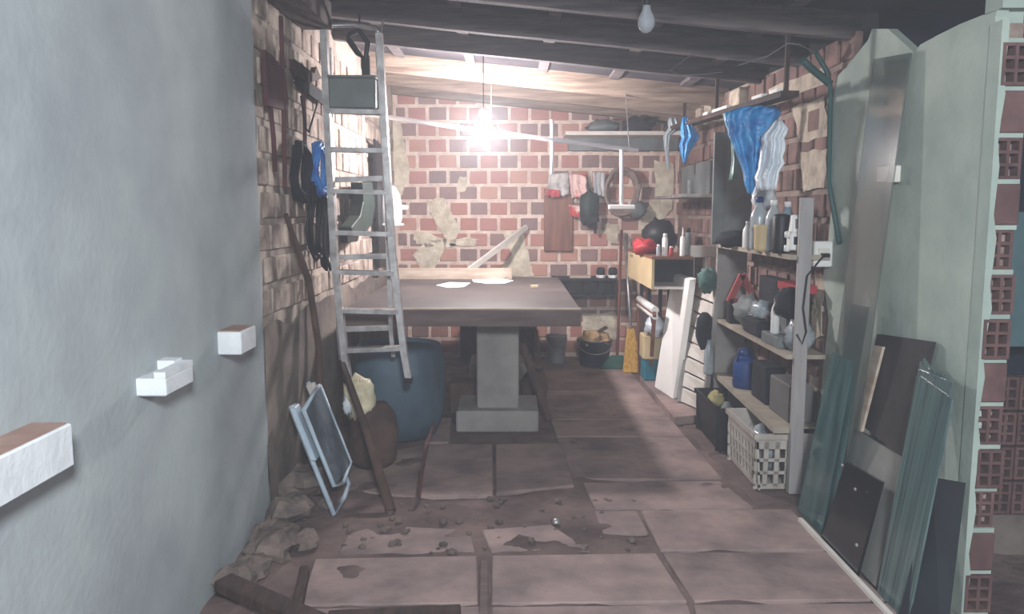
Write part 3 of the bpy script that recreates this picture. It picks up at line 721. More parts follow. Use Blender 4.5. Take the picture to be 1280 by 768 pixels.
# cloths on line: three towels + red patterned
def cloth(pix, Y, m, name, label, cat='cloth', amp=.02, t=.006):
    # quad sheet with folds; pix TL TR BR BL
    P = [ay(x, y, Y) for x, y in pix]; mb = MB(); nx, ny = 12, 12
    for j in range(ny+1):
        for i in range(nx+1):
            u, v = i/nx, j/ny
            p = P[0].lerp(P[1], u).lerp(P[3].lerp(P[2], u), v)
            edge = 1+.15*noise.noise(V(u*4, v*4, Y+pix[0][0]))
            mb.v.append(p+V(.01*noise.noise(V(v*5, u, pix[0][0])), -amp*(1+math.sin(u*15+pix[0][0]+2*noise.noise(V(u*3, v*3, 1))))*(.4+.6*v), .015*noise.noise(V(u*6, 0, pix[0][0]))*v*2))
    for j in range(ny):
        for i in range(nx):
            a = j*(nx+1)+i; mb.f.append((a, a+1, a+nx+2, a+nx+1))
    o = mb.build(name, m, smooth=True)
    so = o.modifiers.new('thick', 'SOLIDIFY'); so.thickness = t
    return tag(o, label, cat)
cloth([(687, 218), (712, 216), (712, 244), (682, 245)], 7.90, mat('white_cloth', (.80, .78, .76), (.62, .60, .60), 16, .9), 'small_towel', 'white towel with a red hem hung above the brown panel', 'towel')
cloth([(684, 236), (700, 238), (700, 247), (682, 245)], 7.86, M_RED, 'red_rag', 'red rag edge at the corner of the white towel', 'rag', .006)
cloth([(711, 218), (733, 218), (735, 246), (714, 248)], 7.90, M_REDC, 'patterned_towel', 'red and white towel hung between the two white ones', 'towel')
cloth([(741, 215), (756, 216), (755, 245), (742, 248)], 7.90, mat('white_cloth2', (.80, .80, .80), (.55, .55, .57), 12, .9, stretch=(6, 1, .3)), 'white_towel', 'white folded towel hung beside the green bag', 'towel')
cloth([(711, 256), (727, 258), (724, 272), (713, 270)], 7.86, M_REDC, 'printed_bag', 'small red and white printed bag below the patterned towel', 'bag', .008)
cb_ = thing('cloth_bag', 'dark green and black cloth bag hanging on the brick wall', 'bag', ay(737, 262, 7.85))
c = ay(737, 260, 7.84); MB().blob(c, (.10, .07, .17), .3, 2.5, seed=11).build('bag_body', M_DGREEN, cb_, smooth=True)
MB().blob(ay(740, 272, 7.83), (.07, .05, .09), .5, 3, seed=13).build('dark_base', M_DARK, cb_, smooth=True)
MB().tube([ay(733, 225, 7.93), ay(738, 240, 7.9), ay(740, 250, 7.86)], .012, 6).build('strap', M_DGREEN, cb_)
MB().tube([ay(744, 278, 7.88), ay(744, 292, 7.88)], .012, 6).build('strap', M_DARK, cb_)
# wreath-like hose coil
c = ay(777, 240, 7.88); pts = []
for k in range(3*20+1):
    a = 2*math.pi*k/20+.3; rr = .145+.012*(k//20)+.006*math.sin(k*1.7)
    pts.append(c+V(rr*math.cos(a)*.95, -.02*(k//20)+.008*math.sin(k), rr*math.sin(a)*1.35))
tag(MB().tube(pts, .018, 8).build('hose_coil', mat('grey_hose', (.56, .49, .46), (.42, .36, .34), 12, .8), smooth=True), 'oval coil of grey hose hanging on the brick wall', 'hose')
tag(MB().blob(ay(797, 262, 7.86), (.09, .06, .08), .4, 3, seed=17).build('grey_pouch', M_GREY, smooth=True), 'grey pouch hanging beside the hose coil', 'pouch')
# brooms
def broom(px0, py0, px1, py1, mh, mbr, label, w_=.13, hb=.16, name='broom'):
    base = az(px1, py1); tp = ay(px0, py0, 7.93)
    t = thing(name, label, 'broom', base)
    k0 = base.lerp(tp, hb)
    MB().tube([k0, tp], .014, 8).build('handle', mh, t, smooth=True)
    MB().hexa([base+V(-w_, -.03, 0), base+V(w_, -.03, 0), base+V(w_, .03, 0), base+V(-w_, .03, 0)], [k0+V(-w_*.35, -.025, 0), k0+V(w_*.35, -.025, 0), k0+V(w_*.35, .025, 0), k0+V(-w_*.35, .025, 0)]).build('bristles', mbr, t, bevel=.01)
    return t
broom(777, 288, 771, 461, mat('red_handle', (.48, .26, .22), (.38, .2, .17), 5, .6), M_GREEN, 'broom with green bristles and a reddish handle by the back wall', .17, .09, name='green_broom')
broom(781, 292, 792, 466, M_ALU, M_YELLOW, 'broom with yellow bristles and a pale handle by the cabinet', .10, .30, name='yellow_broom')

# white shelf board up at the back right with junk
a_, b_ = ay(706, 170, 7.7), ay(818, 160, 7.7)
bs = thing('high_shelf', 'long white board shelf high on the brick wall', 'shelf', ((a_.x+b_.x)/2, 7.8, a_.z-.02))
MB().box(a_.x, XR-.01, 7.6, 7.996, a_.z-.0, a_.z+.035).build('shelf_board', M_WPAINT, bs)
MB().box(a_.x+.05, XR-.01, 7.9, 7.996, a_.z-.12, a_.z).build('support_board', M_GREY, bs)
tag(MB().blob(V(a_.x+.37, 7.75, a_.z+.085), (.16, .1, .06), .5, 2.5, seed=21).build('crumpled_sheet', M_GREY, smooth=True), 'crumpled grey sheet lying on the high white shelf', 'sheet')
tag(MB().blob(V(a_.x+.68, 7.75, a_.z+.10), (.15, .1, .075), .5, 2.5, seed=22).build('dark_bundle', M_DARK, smooth=True), 'dark cloth bundle lying on the high white shelf', 'bundle')

# ============================================================ RIGHT BACK: cabinet group
cx0, cx1 = 1.05, 1.365; cy0, cy1 = 6.0, 7.25; cz0, cz1 = .87, 1.115
cabn = thing('small_cabinet', 'small open cabinet with cream side panel raised on a dark stand', 'cabinet', (1.3, 6.6, cz0))
MB().box(cx0, cx0+.02, cy0, cy1, cz0, cz1-.02).build('side_panel', M_CREAM, cabn, label='cream side panel')
MB().box(cx0, cx1, cy0, cy1, cz1-.02, cz1).build('top_panel', M_BRWOOD, cabn)
MB().box(cx0+.02, cx1, cy0, cy1, cz0, cz0+.02).build('bottom_panel', M_WPAINT, cabn)
MB().box(cx1-.02, cx1, cy0, cy1, cz0+.02, cz1-.02).build('side_panel', M_DARK, cabn)
MB().box(cx0+.02, cx1-.02, cy0+.4, cy0+.42, cz0+.02, cz1-.02).build('back_panel', M_DARK, cabn)
MB().box(cx0-.012, cx0, 6.95, 7.06, cz1-.05, cz1-.035).build('handle', M_ALU, cabn)
# stand below
sd = thing('dark_stand', 'dark narrow stand carrying the cream sided cabinet', 'stand', (1.3, 6.9, 0))
for xx in (1.16, 1.33):
    for yy in (6.8, 7.2): MB().box(xx, xx+.03, yy, yy+.03, 0, cz0-.001).build('leg', M_DARK, sd)
MB().box(1.16, 1.36, 6.8, 7.23, .4, .42).build('shelf', M_DARK, sd)
def can(px, py, Y, z, r, h, m, name, label, cat='can', tip=None, capm=M_WHITE):
    p = ay(px, py, Y); p.z = z
    t = thing(name, label, cat, p)
    MB().lathe(p, [(r*.9, 0), (r, .006), (r, h*.85), (r*.7, h*.93), (r*.5, h*.94)], 16).build('body', m, t, smooth=True)
    if tip: MB().lathe(p+V(0, 0, h*.94), [(r*.35, 0), (r*.3, tip*.3), (r*.1, tip)], 10).build('nozzle', capm, t, smooth=True)
    else: MB().lathe(p+V(0, 0, h*.93), [(r*.75, 0), (r*.75, h*.16), (r*.5, h*.18)], 12).build('cap', capm, t, smooth=True)
    return t
can(831, 312, 6.12, cz1, .022, .155, M_WHITE, 'spray_can', 'white spray can on the cabinet beside the red toy pile')
can(853, 312, 6.1, cz1, .02, .16, M_WHITE, 'sealant_tube', 'white sealant tube with pointed nozzle on the cabinet', 'tube', .07)
can(860, 310, 6.25, cz1, .022, .19, M_GREY, 'grey_can', 'slim grey can behind the sealant tube', 'can', None, M_BLACK)
can(839, 313, 6.05, cz1, .018, .07, M_RED, 'red_cup', 'small red can with white cap on the cabinet edge', 'can')
can(823, 314, 6.1, cz1, .016, .08, M_CLEAR, 'small_jar', 'small clear jar in front of the red heap', 'jar')
p = ay(806, 305, 6.5); tag(MB().blob(V(p.x, 6.5, cz1+.05), (.10, .16, .065), .5, 3, seed=31).build('red_bag', M_RED, smooth=True), 'crumpled red plastic bag on the cabinet', 'bag')
p = ay(825, 290, 6.75); tag(MB().blob(V(p.x, 6.8, cz1+.13), (.14, .14, .15), .25, 2, seed=32).build('black_bag', M_BLACK, smooth=True), 'bulging black bag behind the red one on the cabinet', 'bag')
# small wall shelf above
a_, b_ = ay(822, 246, 7.4), ax(874, 250, XR)
gs = thing('glass_shelf', 'small dark framed glass shelf in the back right corner', 'shelf', (1.45, 7.2, a_.z))
MB().box(1.32, XR-.01, 6.3, 7.5, 1.565, 1.59).build('shelf_plate', M_ALU, gs)
MB().box(1.55, XR-.01, 6.35, 7.4, 1.59, 1.85).build('mirror_back', M_GREY, gs)
MB().box(1.50, 1.52, 6.9, 6.92, 1.59, 1.72).build('post', M_ALU, gs)
# stuff under the cabinet
rl = thing('paper_roll', 'white rolled sheets leaning under the cabinet', 'roll', (1.1, 6.6, .6))
a_, b_ = ay(799, 374, 6.9), ay(819, 388, 6.3)
MB().tube([a_, b_], .03, 12).build('roll', M_WHITE, rl, smooth=True); MB().tube([a_+V(0, 0, -.05), b_+V(0, 0, -.05)], .026, 12).build('roll', M_WHITE, rl, smooth=True)
pts = [az(800, 470, 0), az(812, 480, 0), ay(818, 392, 6.3), ay(798, 380, 6.9)]
fr = thing('wooden_screen', 'brown wooden frame leaning under the cabinet below the rolls', 'frame', az(805, 474))
for a_, b_ in ((0, 3), (1, 2), (2, 3), (0, 1)): MB().bar(pts[a_], pts[b_], .03, .03).build('frame_bar', M_BRWOOD, fr)
MB().prism([pts[0].lerp(pts[2], .03), pts[1], pts[2], pts[3]], (.01, 0, 0)).build('frame_back', M_SACK, fr)
p = az(812, 466)
tag(MB().box(1.10, 1.24, 6.55, 6.75, .05, .24).build('turquoise_box', M_TEAL, bevel=.01), 'small turquoise box on the floor under the cabinet', 'box')
tag(MB().box(1.08, 1.25, 6.5, 6.7, .24, .44).build('cream_box', M_CREAM, bevel=.008), 'cream box stacked on the turquoise box', 'box')
tag(MB().blob(V(1.17, 6.5, .52), (.08, .09, .08), .45, 3, seed=37).build('crumpled_packet', M_WBAG, smooth=True), 'crumpled white packet on top of the cream box', 'packet')
# white board, shutter, chair
def leaner(name, m, pixb, pixt, xt, zbase, t, label, cat, ret=False):
    B = [az(x, y, zbase) for x, y in pixb]; T = [ax(x, y, xt) for x, y in pixt]
    o = MB().prism([B[0], B[1], T[1], T[0]], t).build(name, m, bevel=.003)
    return (tag(o, label, cat), B, T)
leaner('white_board', mat('white_lacquer', (.97, .96, .95), (.92, .91, .89), 3, .5), [(818, 484), (841, 499)], [(840, 343), (862, 350)], 1.30, .052, (.05, .0, .01), 'tall white panel leaning below the cabinet', 'panel')
B = [az(849, 503, .052), az(880, 517, .052)]; T = [ax(869, 352, 1.40), ax(897, 362, 1.40)]
sh = thing('slatted_shutter', 'grey slatted shutter leaning beside the white panel', 'shutter', B[0])
for a_, b_ in ((B[0], T[0]), (B[1], T[1])): MB().bar(a_, b_, .03, .04, V(0, 1, 0)).build('stile', M_CONC, sh)
n = 8
for k in range(n):
    f0, f1 = (k+.09)/n, (k+.91)/n
    q = [B[0].lerp(T[0], f0), B[1].lerp(T[1], f0), B[1].lerp(T[1], f1), B[0].lerp(T[0], f1)]
    MB().prism([v+V(.0, 0, 0) for v in q], (.02, 0, .004)).build('slat', M_WPAINT, sh, bevel=.002)
ch = thing('white_chair', 'white wooden chair with its backrest showing above the shutter', 'chair', (1.48, 6.3, 0))
Y0 = 6.22
for px in (866, 883, 892):
    p = ay(px, 330, Y0); MB().box(p.x-.012, p.x+.012, Y0, Y0+.03, .46 if px == 884 else 0.0, 1.12).build('spindle' if px == 884 else 'leg', M_WPAINT, ch)
a_, b_ = ay(863, 322, Y0), ay(896, 307, Y0); MB().box(a_.x, b_.x, Y0-.01, Y0+.035, a_.z, b_.z).build('top_rail', M_WPAINT, ch, bevel=.005)
MB().box(1.40, 1.585, 6.22, 6.55, .43, .46).build('seat', M_WPAINT, ch)
for xx in (1.405, 1.555): MB().box(xx, xx+.025, 6.52, 6.545, 0, .43).build('leg', M_WPAINT, ch)
# jacket, black bag, bottle hung against the shutter
tag(MB().blob(ay(884, 350, 5.5), (.06, .08, .08), .5, 3, seed=41).build('grey_rag', mat('grey_green_cloth', (.40, .50, .48), (.22, .34, .32), 6, .9), smooth=True), 'grey green rag bundled on the shutter top', 'rag')
tag(MB().blob(ay(884, 413, 5.45)+V(-.02, 0, 0), (.06, .06, .13), .2, 2, seed=42).build('black_pouch', M_DARK, smooth=True), 'black pouch hanging beside the shelf side panel', 'pouch')
tag(MB().lathe(ay(889, 468, 5.4)-V(0.02, 0, 0), [(.03, 0), (.035, .02), (.035, .15), (.02, .2), (.014, .24)], 12).build('clear_bottle', M_CLEAR, smooth=True), 'pale plastic bottle hanging below the black pouch', 'bottle')

# ============================================================ RIGHT SHELF UNIT
SX = 1.40; SY0, SY1 = 4.02, 5.44
su = thing('shelf_unit', 'grey board shelving unit against the right wall', 'shelf', (1.5, 4.7, 0))
MB().box(SX, XR-.02, SY1, SY1+.03, 0, 1.24).build('side_panel', M_CONC, su)
MB().box(SX+.03, SX+.095, SY0-.03, SY0, 0, 1.52).build('front_post', mat('pale_grey_plank', (.66, .64, .64), (.56, .54, .54), 4, .8, .1, stretch=(3, 3, .4)), su, bevel=.003)
MB().box(SX+.03, XR-.03, SY0-.0, SY0+.02, .0, .34).build('lower_brace', M_CONC, su)
SZ = [1.235, .725, .345]
M_SHELF = mat('shelf_board', (.66, .62, .56), (.54, .50, .45), 5, .8, .1)
MB().box(SX, XR-.02, SY0, SY1, SZ[0]-.025, SZ[0]).build('shelf', M_SHELF, su)
MB().box(SX, XR-.02, SY0, SY1, SZ[1]-.022, SZ[1]).build('shelf', M_SHELF, su)
MB().hexa([(SX-.05, SY0, SZ[2]-.03), (XR-.02, SY0, SZ[2]-.03), (XR-.02, SY1, SZ[2]-.03), (SX, SY1, SZ[2]-.03)], [(SX-.05, SY0, SZ[2]), (XR-.02, SY0, SZ[2]), (XR-.02, SY1, SZ[2]), (SX, SY1, SZ[2])]).build('shelf', M_SHELF, su)
MB().box(SX-.002, SX+.05, SY1+.002, SY1+.04, 0, 1.24).build('front_batten', M_CONC, su)
# tall grey panel and blue bags
tp_ = thing('metal_sheet', 'tall grey metal panel standing on the shelf end', 'panel', (1.45, 5.4, SZ[0]))
MB().box(1.335, 1.42, 5.36, 5.39, SZ[0], 1.97).build('folded_edge', M_GREY, tp_)
MB().box(1.42, 1.60, 5.38, 5.40, SZ[0], 1.97).build('sheet', mat('dull_metal', (.50, .53, .53), (.40, .43, .43), 4, .35, metal=.5), tp_)
# rail for bags
RA, RB = V(1.35, 3.98, 2.02), V(1.35, 7.0, 2.15)
rr_ = thing('hanging_rail', 'dark wooden rail hung below the rafters along the right wall', 'rail', RA.lerp(RB, .5))
MB().bar(RA, RB, .09, .03).build('board', M_DKWOOD, rr_)
for f in (.02, .47, .8): 
    q = RA.lerp(RB, f); MB().bar(q, V(q.x, q.y, zb(q.x)+.125), .02, .02).build('hanger', M_DKWOOD, rr_)
for f0, f1, lab in ((.02, .06, None), (.10, .16, None), (.33, .45, None), (.49, .53, None)):
    MB().bar(RA.lerp(RB, f0)+V(-.03, 0, .022), RA.lerp(RB, f1)+V(-.03, 0, .022), .03, .02).build('metal_clip', M_WHITE, rr_)
def hangbag(pix, Y, m, name, label, seed, parent=None, depth=.05):
    # closed crumpled bag with outline by pixel rows: list of (y, x0, x1)
    mb = MB(); seg = 44; n0 = 0; rows_ = []
    fine = []
    for k in range(len(pix)-1):
        (ya, xa, xb), (yb_, xc, xd) = pix[k], pix[k+1]
        for s_ in range(3):
            f = s_/3; fine.append((ya+(yb_-ya)*f, xa+(xc-xa)*f, xb+(xd-xb)*f))
    fine.append(pix[-1])
    for (y, xa, xb) in fine:
        A, B_ = ay(xa, y, Y), ay(xb, y, Y); c = (A+B_)/2; hw = max((B_-A).length/2, .003)
        hw *= 1+.16*noise.noise(V(y*.11, seed, 2)); c = c+V(.012*noise.noise(V(y*.09, seed, 7)), 0, 0)*min(1, hw*20)
        for j in range(seg):
            a = 2*math.pi*j/seg
            k_ = 1+.55*noise.noise(V(math.cos(a)*2.4+seed, math.sin(a)*2.4, y*.03))+.45*math.sin(a*8+seed+1.5*noise.noise(V(y*.05, a, seed)))
            mb.v.append(c+V(hw*math.cos(a), min(depth, hw*1.2+.004)*math.sin(a)*k_, 0))
    for i in range(len(fine)-1):
        for j in range(seg):
            a, b = i*seg+j, i*seg+(j+1) % seg; mb.f.append((a, b, b+seg, a+seg))
    mb.f.append(tuple(range(seg-1, -1, -1))); mb.f.append(tuple((len(fine)-1)*seg+j for j in range(seg)))
    o = mb.build(name, m, parent, smooth=True)
    return tag(o, label, 'bag') if parent is None else o
Yb = 4.35
hangbag([(134, 926, 972), (140, 906, 976), (155, 907, 972), (175, 913, 962), (192, 920, 956), (212, 928, 950), (232, 932, 944), (242, 935, 940)], Yb, M_BBAG, 'blue_plastic_bag', 'large blue plastic bag hanging from the rail over the shelves', 3)
hangbag([(150, 970, 976), (162, 957, 982), (180, 951, 981), (205, 949, 978), (222, 944, 972), (238, 948, 968)], Yb-.12, M_WBAG, 'white_plastic_bag', 'white plastic bag hanging from the rail beside the large blue one', 5)
hangbag([(142, 904, 910), (150, 905, 912), (175, 914, 920), (200, 915, 923), (225, 912, 920)], 4.85, mat('pale_green_film', (.55, .70, .66), (.42, .56, .53), 8, .4, alpha=.8), 'green_strip_bag', 'thin pale green plastic strip beside the large blue bag', 7)
hangbag([(146, 854, 860), (152, 852, 860), (160, 851, 868), (172, 852, 874), (182, 849, 868), (194, 851, 860), (205, 855, 857)], 6.15, M_BBAG, 'small_blue_bag', 'small blue plastic bag knotted on the far part of the rail', 9)
hangbag([(148, 836, 846), (160, 834, 850), (170, 829, 838), (190, 831, 836), (212, 834, 838)], 6.75, M_CLEAR, 'clear_bag', 'clear torn plastic bag hanging beyond the small blue one', 12)
# top shelf things
zS = SZ[0]
def on(px, Y): return ay(px, 300, Y).x
def bottle(px, Y, r, h, m, name, label, capm=M_WHITE, z=None, cat='bottle'):
    p = V(on(px, Y), Y, zS if z is None else z); t = thing(name, label, cat, p)
    MB().lathe(p, [(r*.92, 0), (r, .01), (r, h*.6), (r*.93, h*.68), (r*.45, h*.84), (r*.34, h*.9)], 16).build('body', m, t, smooth=True)
    MB().lathe(p+V(0, 0, h*.89), [(r*.42, 0), (r*.42, h*.1), (r*.36, h*.11)], 12).build('cap', capm, t, smooth=True)
    return t
bottle(948, 4.55, .05, .30, M_CLEAR, 'large_bottle', 'big clear plastic bottle with blue label on the top shelf', M_BLUE)
p = V(on(948, 4.55), 4.55, zS); 
bottle(966, 4.40, .045, .28, M_CLEAR, 'clear_bottle', 'clear plastic bottle without label in the middle of the top shelf')
bottle(934, 4.75, .028, .16, M_WHITE, 'white_bottle', 'small white bottle on the top shelf beside the dark rag')
bottle(983, 4.35, .045, .27, mat('pale_blue_bottle', (.55, .62, .68), (.44, .5, .56), 5, .3, alpha=.85), 'blue_bottle', 'pale blue bottle behind the white toy truck')
tag(MB().blob(V(on(950, 4.7), 4.66, zS+.3), (.07, .06, .07), .5, 3, seed=52).build('crumpled_bag', M_WBAG, smooth=True), 'crumpled white bag stuffed between bottles on the top shelf', 'bag')
tag(MB().blob(V(on(918, 5.1), 5.1, zS+.045), (.10, .12, .055), .4, 2.5, seed=53).build('dark_rag', M_DARK, smooth=True), 'dark rag heap at the far end of the top shelf', 'rag')
tag(MB().lathe(V(on(952, 4.42), 4.42, zS), [(.035, 0), (.04, .02), (.042, .13), (.045, .14), (.04, .145)], 16).build('paint_pot', M_CREAM, smooth=True), 'cream paint pot at the front of the top shelf', 'pot')
tag(MB().lathe(V(on(976, 4.2), 4.2, zS), [(.04, 0), (.044, .02), (.044, .19), (.04, .2), (.02, .205)], 16).build('black_canister', M_BLACK, smooth=True), 'black canister beside the white toy truck', 'canister')
# white toy truck seen standing upright
p = V(on(994, 4.1), 4.1, zS)
tt = thing('toy_truck', 'white toy truck with dark windows standing by the shelf post', 'toy', p)
MB().box(p.x-.035, p.x+.03, p.y-.03, p.y+.03, p.z+.02, p.z+.11).build('cargo_body', M_WHITE, tt, bevel=.006)
MB().hexa([(p.x-.03, p.y-.03, p.z+.11), (p.x+.03, p.y-.03, p.z+.11), (p.x+.03, p.y+.03, p.z+.11), (p.x-.03, p.y+.03, p.z+.11)], [(p.x-.02, p.y-.02, p.z+.2), (p.x+.03, p.y-.02, p.z+.2), (p.x+.03, p.y+.03, p.z+.2), (p.x-.02, p.y+.03, p.z+.2)]).build('cab', M_WHITE, tt, bevel=.006)
MB().box(p.x-.018, p.x+.022, p.y-.036, p.y-.028, p.z+.05, p.z+.09).build('window', M_BLACK, tt)
MB().box(p.x-.012, p.x+.024, p.y-.031, p.y-.02, p.z+.13, p.z+.18).build('window', M_GREY, tt)
for dz_ in (.03, .1):
    MB().lathe(V(p.x-.04, p.y, p.z+dz_), [(.004, -.018), (.016, -.014), (.016, .014), (.004, .018)], 12).build('wheel', M_WHITE, tt, smooth=True)
# mid shelf clutter
zM = SZ[1]
pts = [(927, 5.2), (940, 5.2)]
p = V(on(926, 5.25), 5.22, zM)
rd = thing('red_frame_tool', 'red triangular plastic tool at the far end of the middle shelf', 'tool', p+V(0, 0, .1))
tri = [p+V(-.08, -.03, .14), p+V(.09, -.03, .15), p+V(.0, -.03, .32)]
for k in range(3): MB().bar(tri[k], tri[(k+1) % 3], .04, .03, V(0, 1, 0)).build('side_bar', mat('faded_red', (.62, .28, .26), (.48, .2, .2), 6, .7), rd)
MB().box(p.x-.085, p.x+.09, p.y-.06, p.y+.02, zM, zM+.14).build('base_box', M_DARK, rd, bevel=.01)
tag(MB().blob(V(1.49, 5.0, zM+.105), (.08, .16, .09), .45, 2.5, seed=61).build('grey_rag_pile', M_GREY, smooth=True), 'grey rag pile in the middle shelf behind the dark drill case', 'rag')
tag(MB().box(1.41, 1.53, 4.55, 4.85, zM, zM+.10).build('drill_case', M_DARK, bevel=.015), 'dark tool case on the middle shelf', 'case')
bottle(973, 4.35, .024, .2, M_WHITE, 'glue_bottle', 'white glue bottle with pointed top on the middle shelf', M_WHITE, zM+.06)
tag(MB().box(1.41, 1.56, 4.2, 4.48, zM, zM+.06).build('tool_tray', M_GREY, bevel=.006), 'grey tool tray under the white glue bottle', 'tray')
tag(MB().blob(V(1.50, 4.12, zM+.08), (.07, .08, .08), .5, 3, seed=64).build('grey_clutter_bag', M_CLEAR, smooth=True), 'cloudy plastic bag on the middle shelf beside the post', 'bag')
tag(MB().blob(V(1.50, 4.25, zM+.24), (.09, .09, .09), .3, 2.5, seed=65).build('black_boot', M_DARK, smooth=True), 'black rag bundle above the cloudy bag', 'rag')
tag(MB().blob(V(1.47, 4.68, zM+.15), (.06, .08, .055), .5, 3, seed=66).build('clear_wrapping', M_CLEAR, smooth=True), 'clear plastic wrapping on the dark tool case', 'wrapping')
for k, (dx, dy, l, a) in enumerate(((0, 0, .16, .3), (.04, .1, .2, -.5), (-.02, .2, .14, .9))):
    q = V(1.45+dx, 4.5+dy, zM+.115+.0*k)
    t = thing('screwdriver', ('dark screwdriver lying across the tool case, nearest the post', 'dark screwdriver lying across the middle of the tool case', 'dark screwdriver lying on the far end of the tool case')[k], 'screwdriver', q)
    e_ = q+V(math.sin(a)*.06, math.cos(a)*.06, .0); e2 = e_+V(math.sin(a)*l*.5, math.cos(a)*l*.5, 0)
    MB().tube([q, e_], .012, 8).build('handle', (M_BLACK, M_RED, M_GREY)[k], t, smooth=True); MB().tube([e_, e2], .004, 6).build('shaft', M_ALU, t)
# wall-side red box on mid shelf top zone
tag(MB().box(1.50, 1.59, 4.15, 4.5, zM+.30, zM+.34).build('red_box', M_RED), 'red lid on stacked boxes by the wall on the middle shelf', 'lid')
tag(MB().box(1.52, 1.59, 4.52, 4.9, zM, zM+.34).build('dark_carton', M_DARK), 'dark tall carton by the wall on the middle shelf', 'carton')
tag(MB().box(1.51, 1.59, 4.36, 4.5, zM, zM+.30).build('grey_carton', M_GREY), 'grey tall carton carrying the red lid', 'carton')
# lower shelf
zL = SZ[2]
p = V(1.475, 4.98, zL)
jg = thing('water_jug', 'blue plastic jug on the lower shelf', 'jug', p)
MB().lathe(p, [(.07, 0), (.075, .02), (.075, .15), (.06, .19), (.03, .205)], 20).build('body', M_BLUE, jg, smooth=True)
MB().lathe(p+V(0, 0, .2), [(.034, 0), (.034, .035), (.02, .04)], 14).build('cap', M_BLUE, jg, smooth=True)
MB().tube([p+V(-.06, -.03, .17), p+V(-.05, -.04, .25), p+V(.02, -.04, .26), p+V(.05, -.03, .17)], .008, 6).build('handle', M_BLUE, jg, smooth=True)
tag(MB().box(1.45, 1.58, 4.10, 4.42, zL, zL+.20).build('grey_box', mat('dull_box', (.42, .41, .40), (.34, .33, .33), 4, .8), bevel=.008), 'dull grey box on the lower shelf beside the post', 'box')
tag(MB().box(1.45, 1.57, 4.50, 4.76, zL, zL+.22).build('dark_box', M_DARK, bevel=.008), 'dark box on the lower shelf between jug and grey box', 'box')
# crates on the floor
def crate(name, x0, x1, y0, y1, z1, m, label, slots=True, taper=.02):
    t = thing(name, label, 'crate', ((x0+x1)/2, (y0+y1)/2, 0))
    th_ = .012
    def wall_(a, b, ins):
        a, b = V(*a, 0), V(*b, 0); mb = MB(); n_ = V(*ins, 0)
        lo = [a+n_*taper, b+n_*taper, b+n_*(taper+th_), a+n_*(taper+th_)]
        hi = [a+V(0, 0, z1), b+V(0, 0, z1), b+n_*th_+V(0, 0, z1), a+n_*th_+V(0, 0, z1)]
        if not slots: mb.hexa(lo, hi)
        else:
            L_ = lambda f: [p.lerp(q, f) for p, q in zip(lo, hi)]
            for f0, f1 in ((0, .10), (.28, .34), (.52, .58), (.76, 1)): mb.hexa(L_(f0), L_(f1))
            k = max(3, int((b-a).length/.055))
            for i in range(k+1):
                g0 = max(0, i/k-.012/(b-a).length); g1 = min(1, i/k+.012/(b-a).length)
                S = lambda qd: [qd[0].lerp(qd[1], g0), qd[0].lerp(qd[1], g1), qd[3].lerp(qd[2], g1), qd[3].lerp(qd[2], g0)]
                mb.hexa(S(L_(0.05)), S(L_(.9)))
        return mb.build('side_wall', m, t)
    wall_((x0, y0), (x1, y0), (0, 1)); wall_((x1, y0), (x1, y1), (-1, 0)); wall_((x1, y1), (x0, y1), (0, -1)); wall_((x0, y1), (x0, y0), (1, 0))
    MB().box(x0+taper, x1-taper, y0+taper, y1-taper, 0, .012).build('base', m, t)
    rim = MB()
    for (xa, xb, ya, yb_) in ((x0-.012, x1+.012, y0-.012, y0+.008), (x0-.012, x1+.012, y1-.008, y1+.012), (x0-.012, x0+.008, y0, y1), (x1-.008, x1+.012, y0, y1)): rim.box(xa, xb, ya, yb_, z1-.015, z1+.012)
    rim.build('rim', m, t)
    return t
crate('white_crate', 1.27, 1.50, 4.05, 4.60, .29, mat('white_crate_plastic', (.74, .71, .68), (.62, .59, .56), 5, .6), 'white slotted plastic crate on the floor under the shelves')
crate('black_crate', 1.24, 1.46, 4.72, 5.28, .26, M_BLACK, 'black plastic crate on the floor beyond the white one', False)
tag(MB().blob(V(1.37, 4.3, .15), (.08, .16, .12), .5, 3, seed=71).build('glass_jar_bag', M_CLEAR, smooth=True), 'cloudy plastic wrapping inside the white crate', 'wrapping')
tag(MB().blob(V(1.33, 5.1, .24), (.05, .06, .05), .4, 3, seed=72).build('yellow_sponge', mat('dull_yellow', (.66, .62, .44), (.5, .46, .32), 9, .9), smooth=True), 'dull yellow sponge in the black crate', 'sponge')
tag(MB().lathe(V(1.34, 4.88, .013), [(.055, 0), (.06, .14), (.05, .2), (.015, .26)], 14, wob=.1).build('grey_funnel', M_GREY, smooth=True), 'grey funnel standing in the black crate', 'funnel')

# ============================================================ SOCKET, CONDUIT, CABLE
p0, p1 = ay(1016, 303, 4.04), ay(1037, 333, 4.04)
oc = V(XR, 4.05, (p0.z+p1.z)/2)
sk = thing('wall_socket', 'white wall socket box beside the shelf post', 'socket', oc)
MB().box(XR-.095, XR+.0, 4.04, 4.10, oc.z-.065, oc.z+.065).build('box', M_WHITE, sk, bevel=.006)
MB().box(XR-.075, XR-.02, 4.034, 4.042, oc.z-.03, oc.z+.03).build('face_plate', M_WPAINT, sk)
MB().box(XR-.065, XR-.03, 4.0, 4.036, oc.z-.012, oc.z+.006).build('plug', M_BLACK, sk)
q = V(XR-.05, 3.998, oc.z)
tag(MB().tube([q, q+V(-.03, -.02, -.015), ay(1009, 345, 3.96), ay(1004, 385, 3.96), ay(1008, 415, 3.96), ay(1003, 430, 3.96), ay(996, 418, 3.975)], .0045, 6).build('power_cable', M_DARK, smooth=True), 'thin dark power cable looping down from the socket', 'cable')
ct = thing('conduit', 'dark green conduit running from the roof down to the socket', 'conduit', V(XR-.02, 3.95, oc.z+.06))
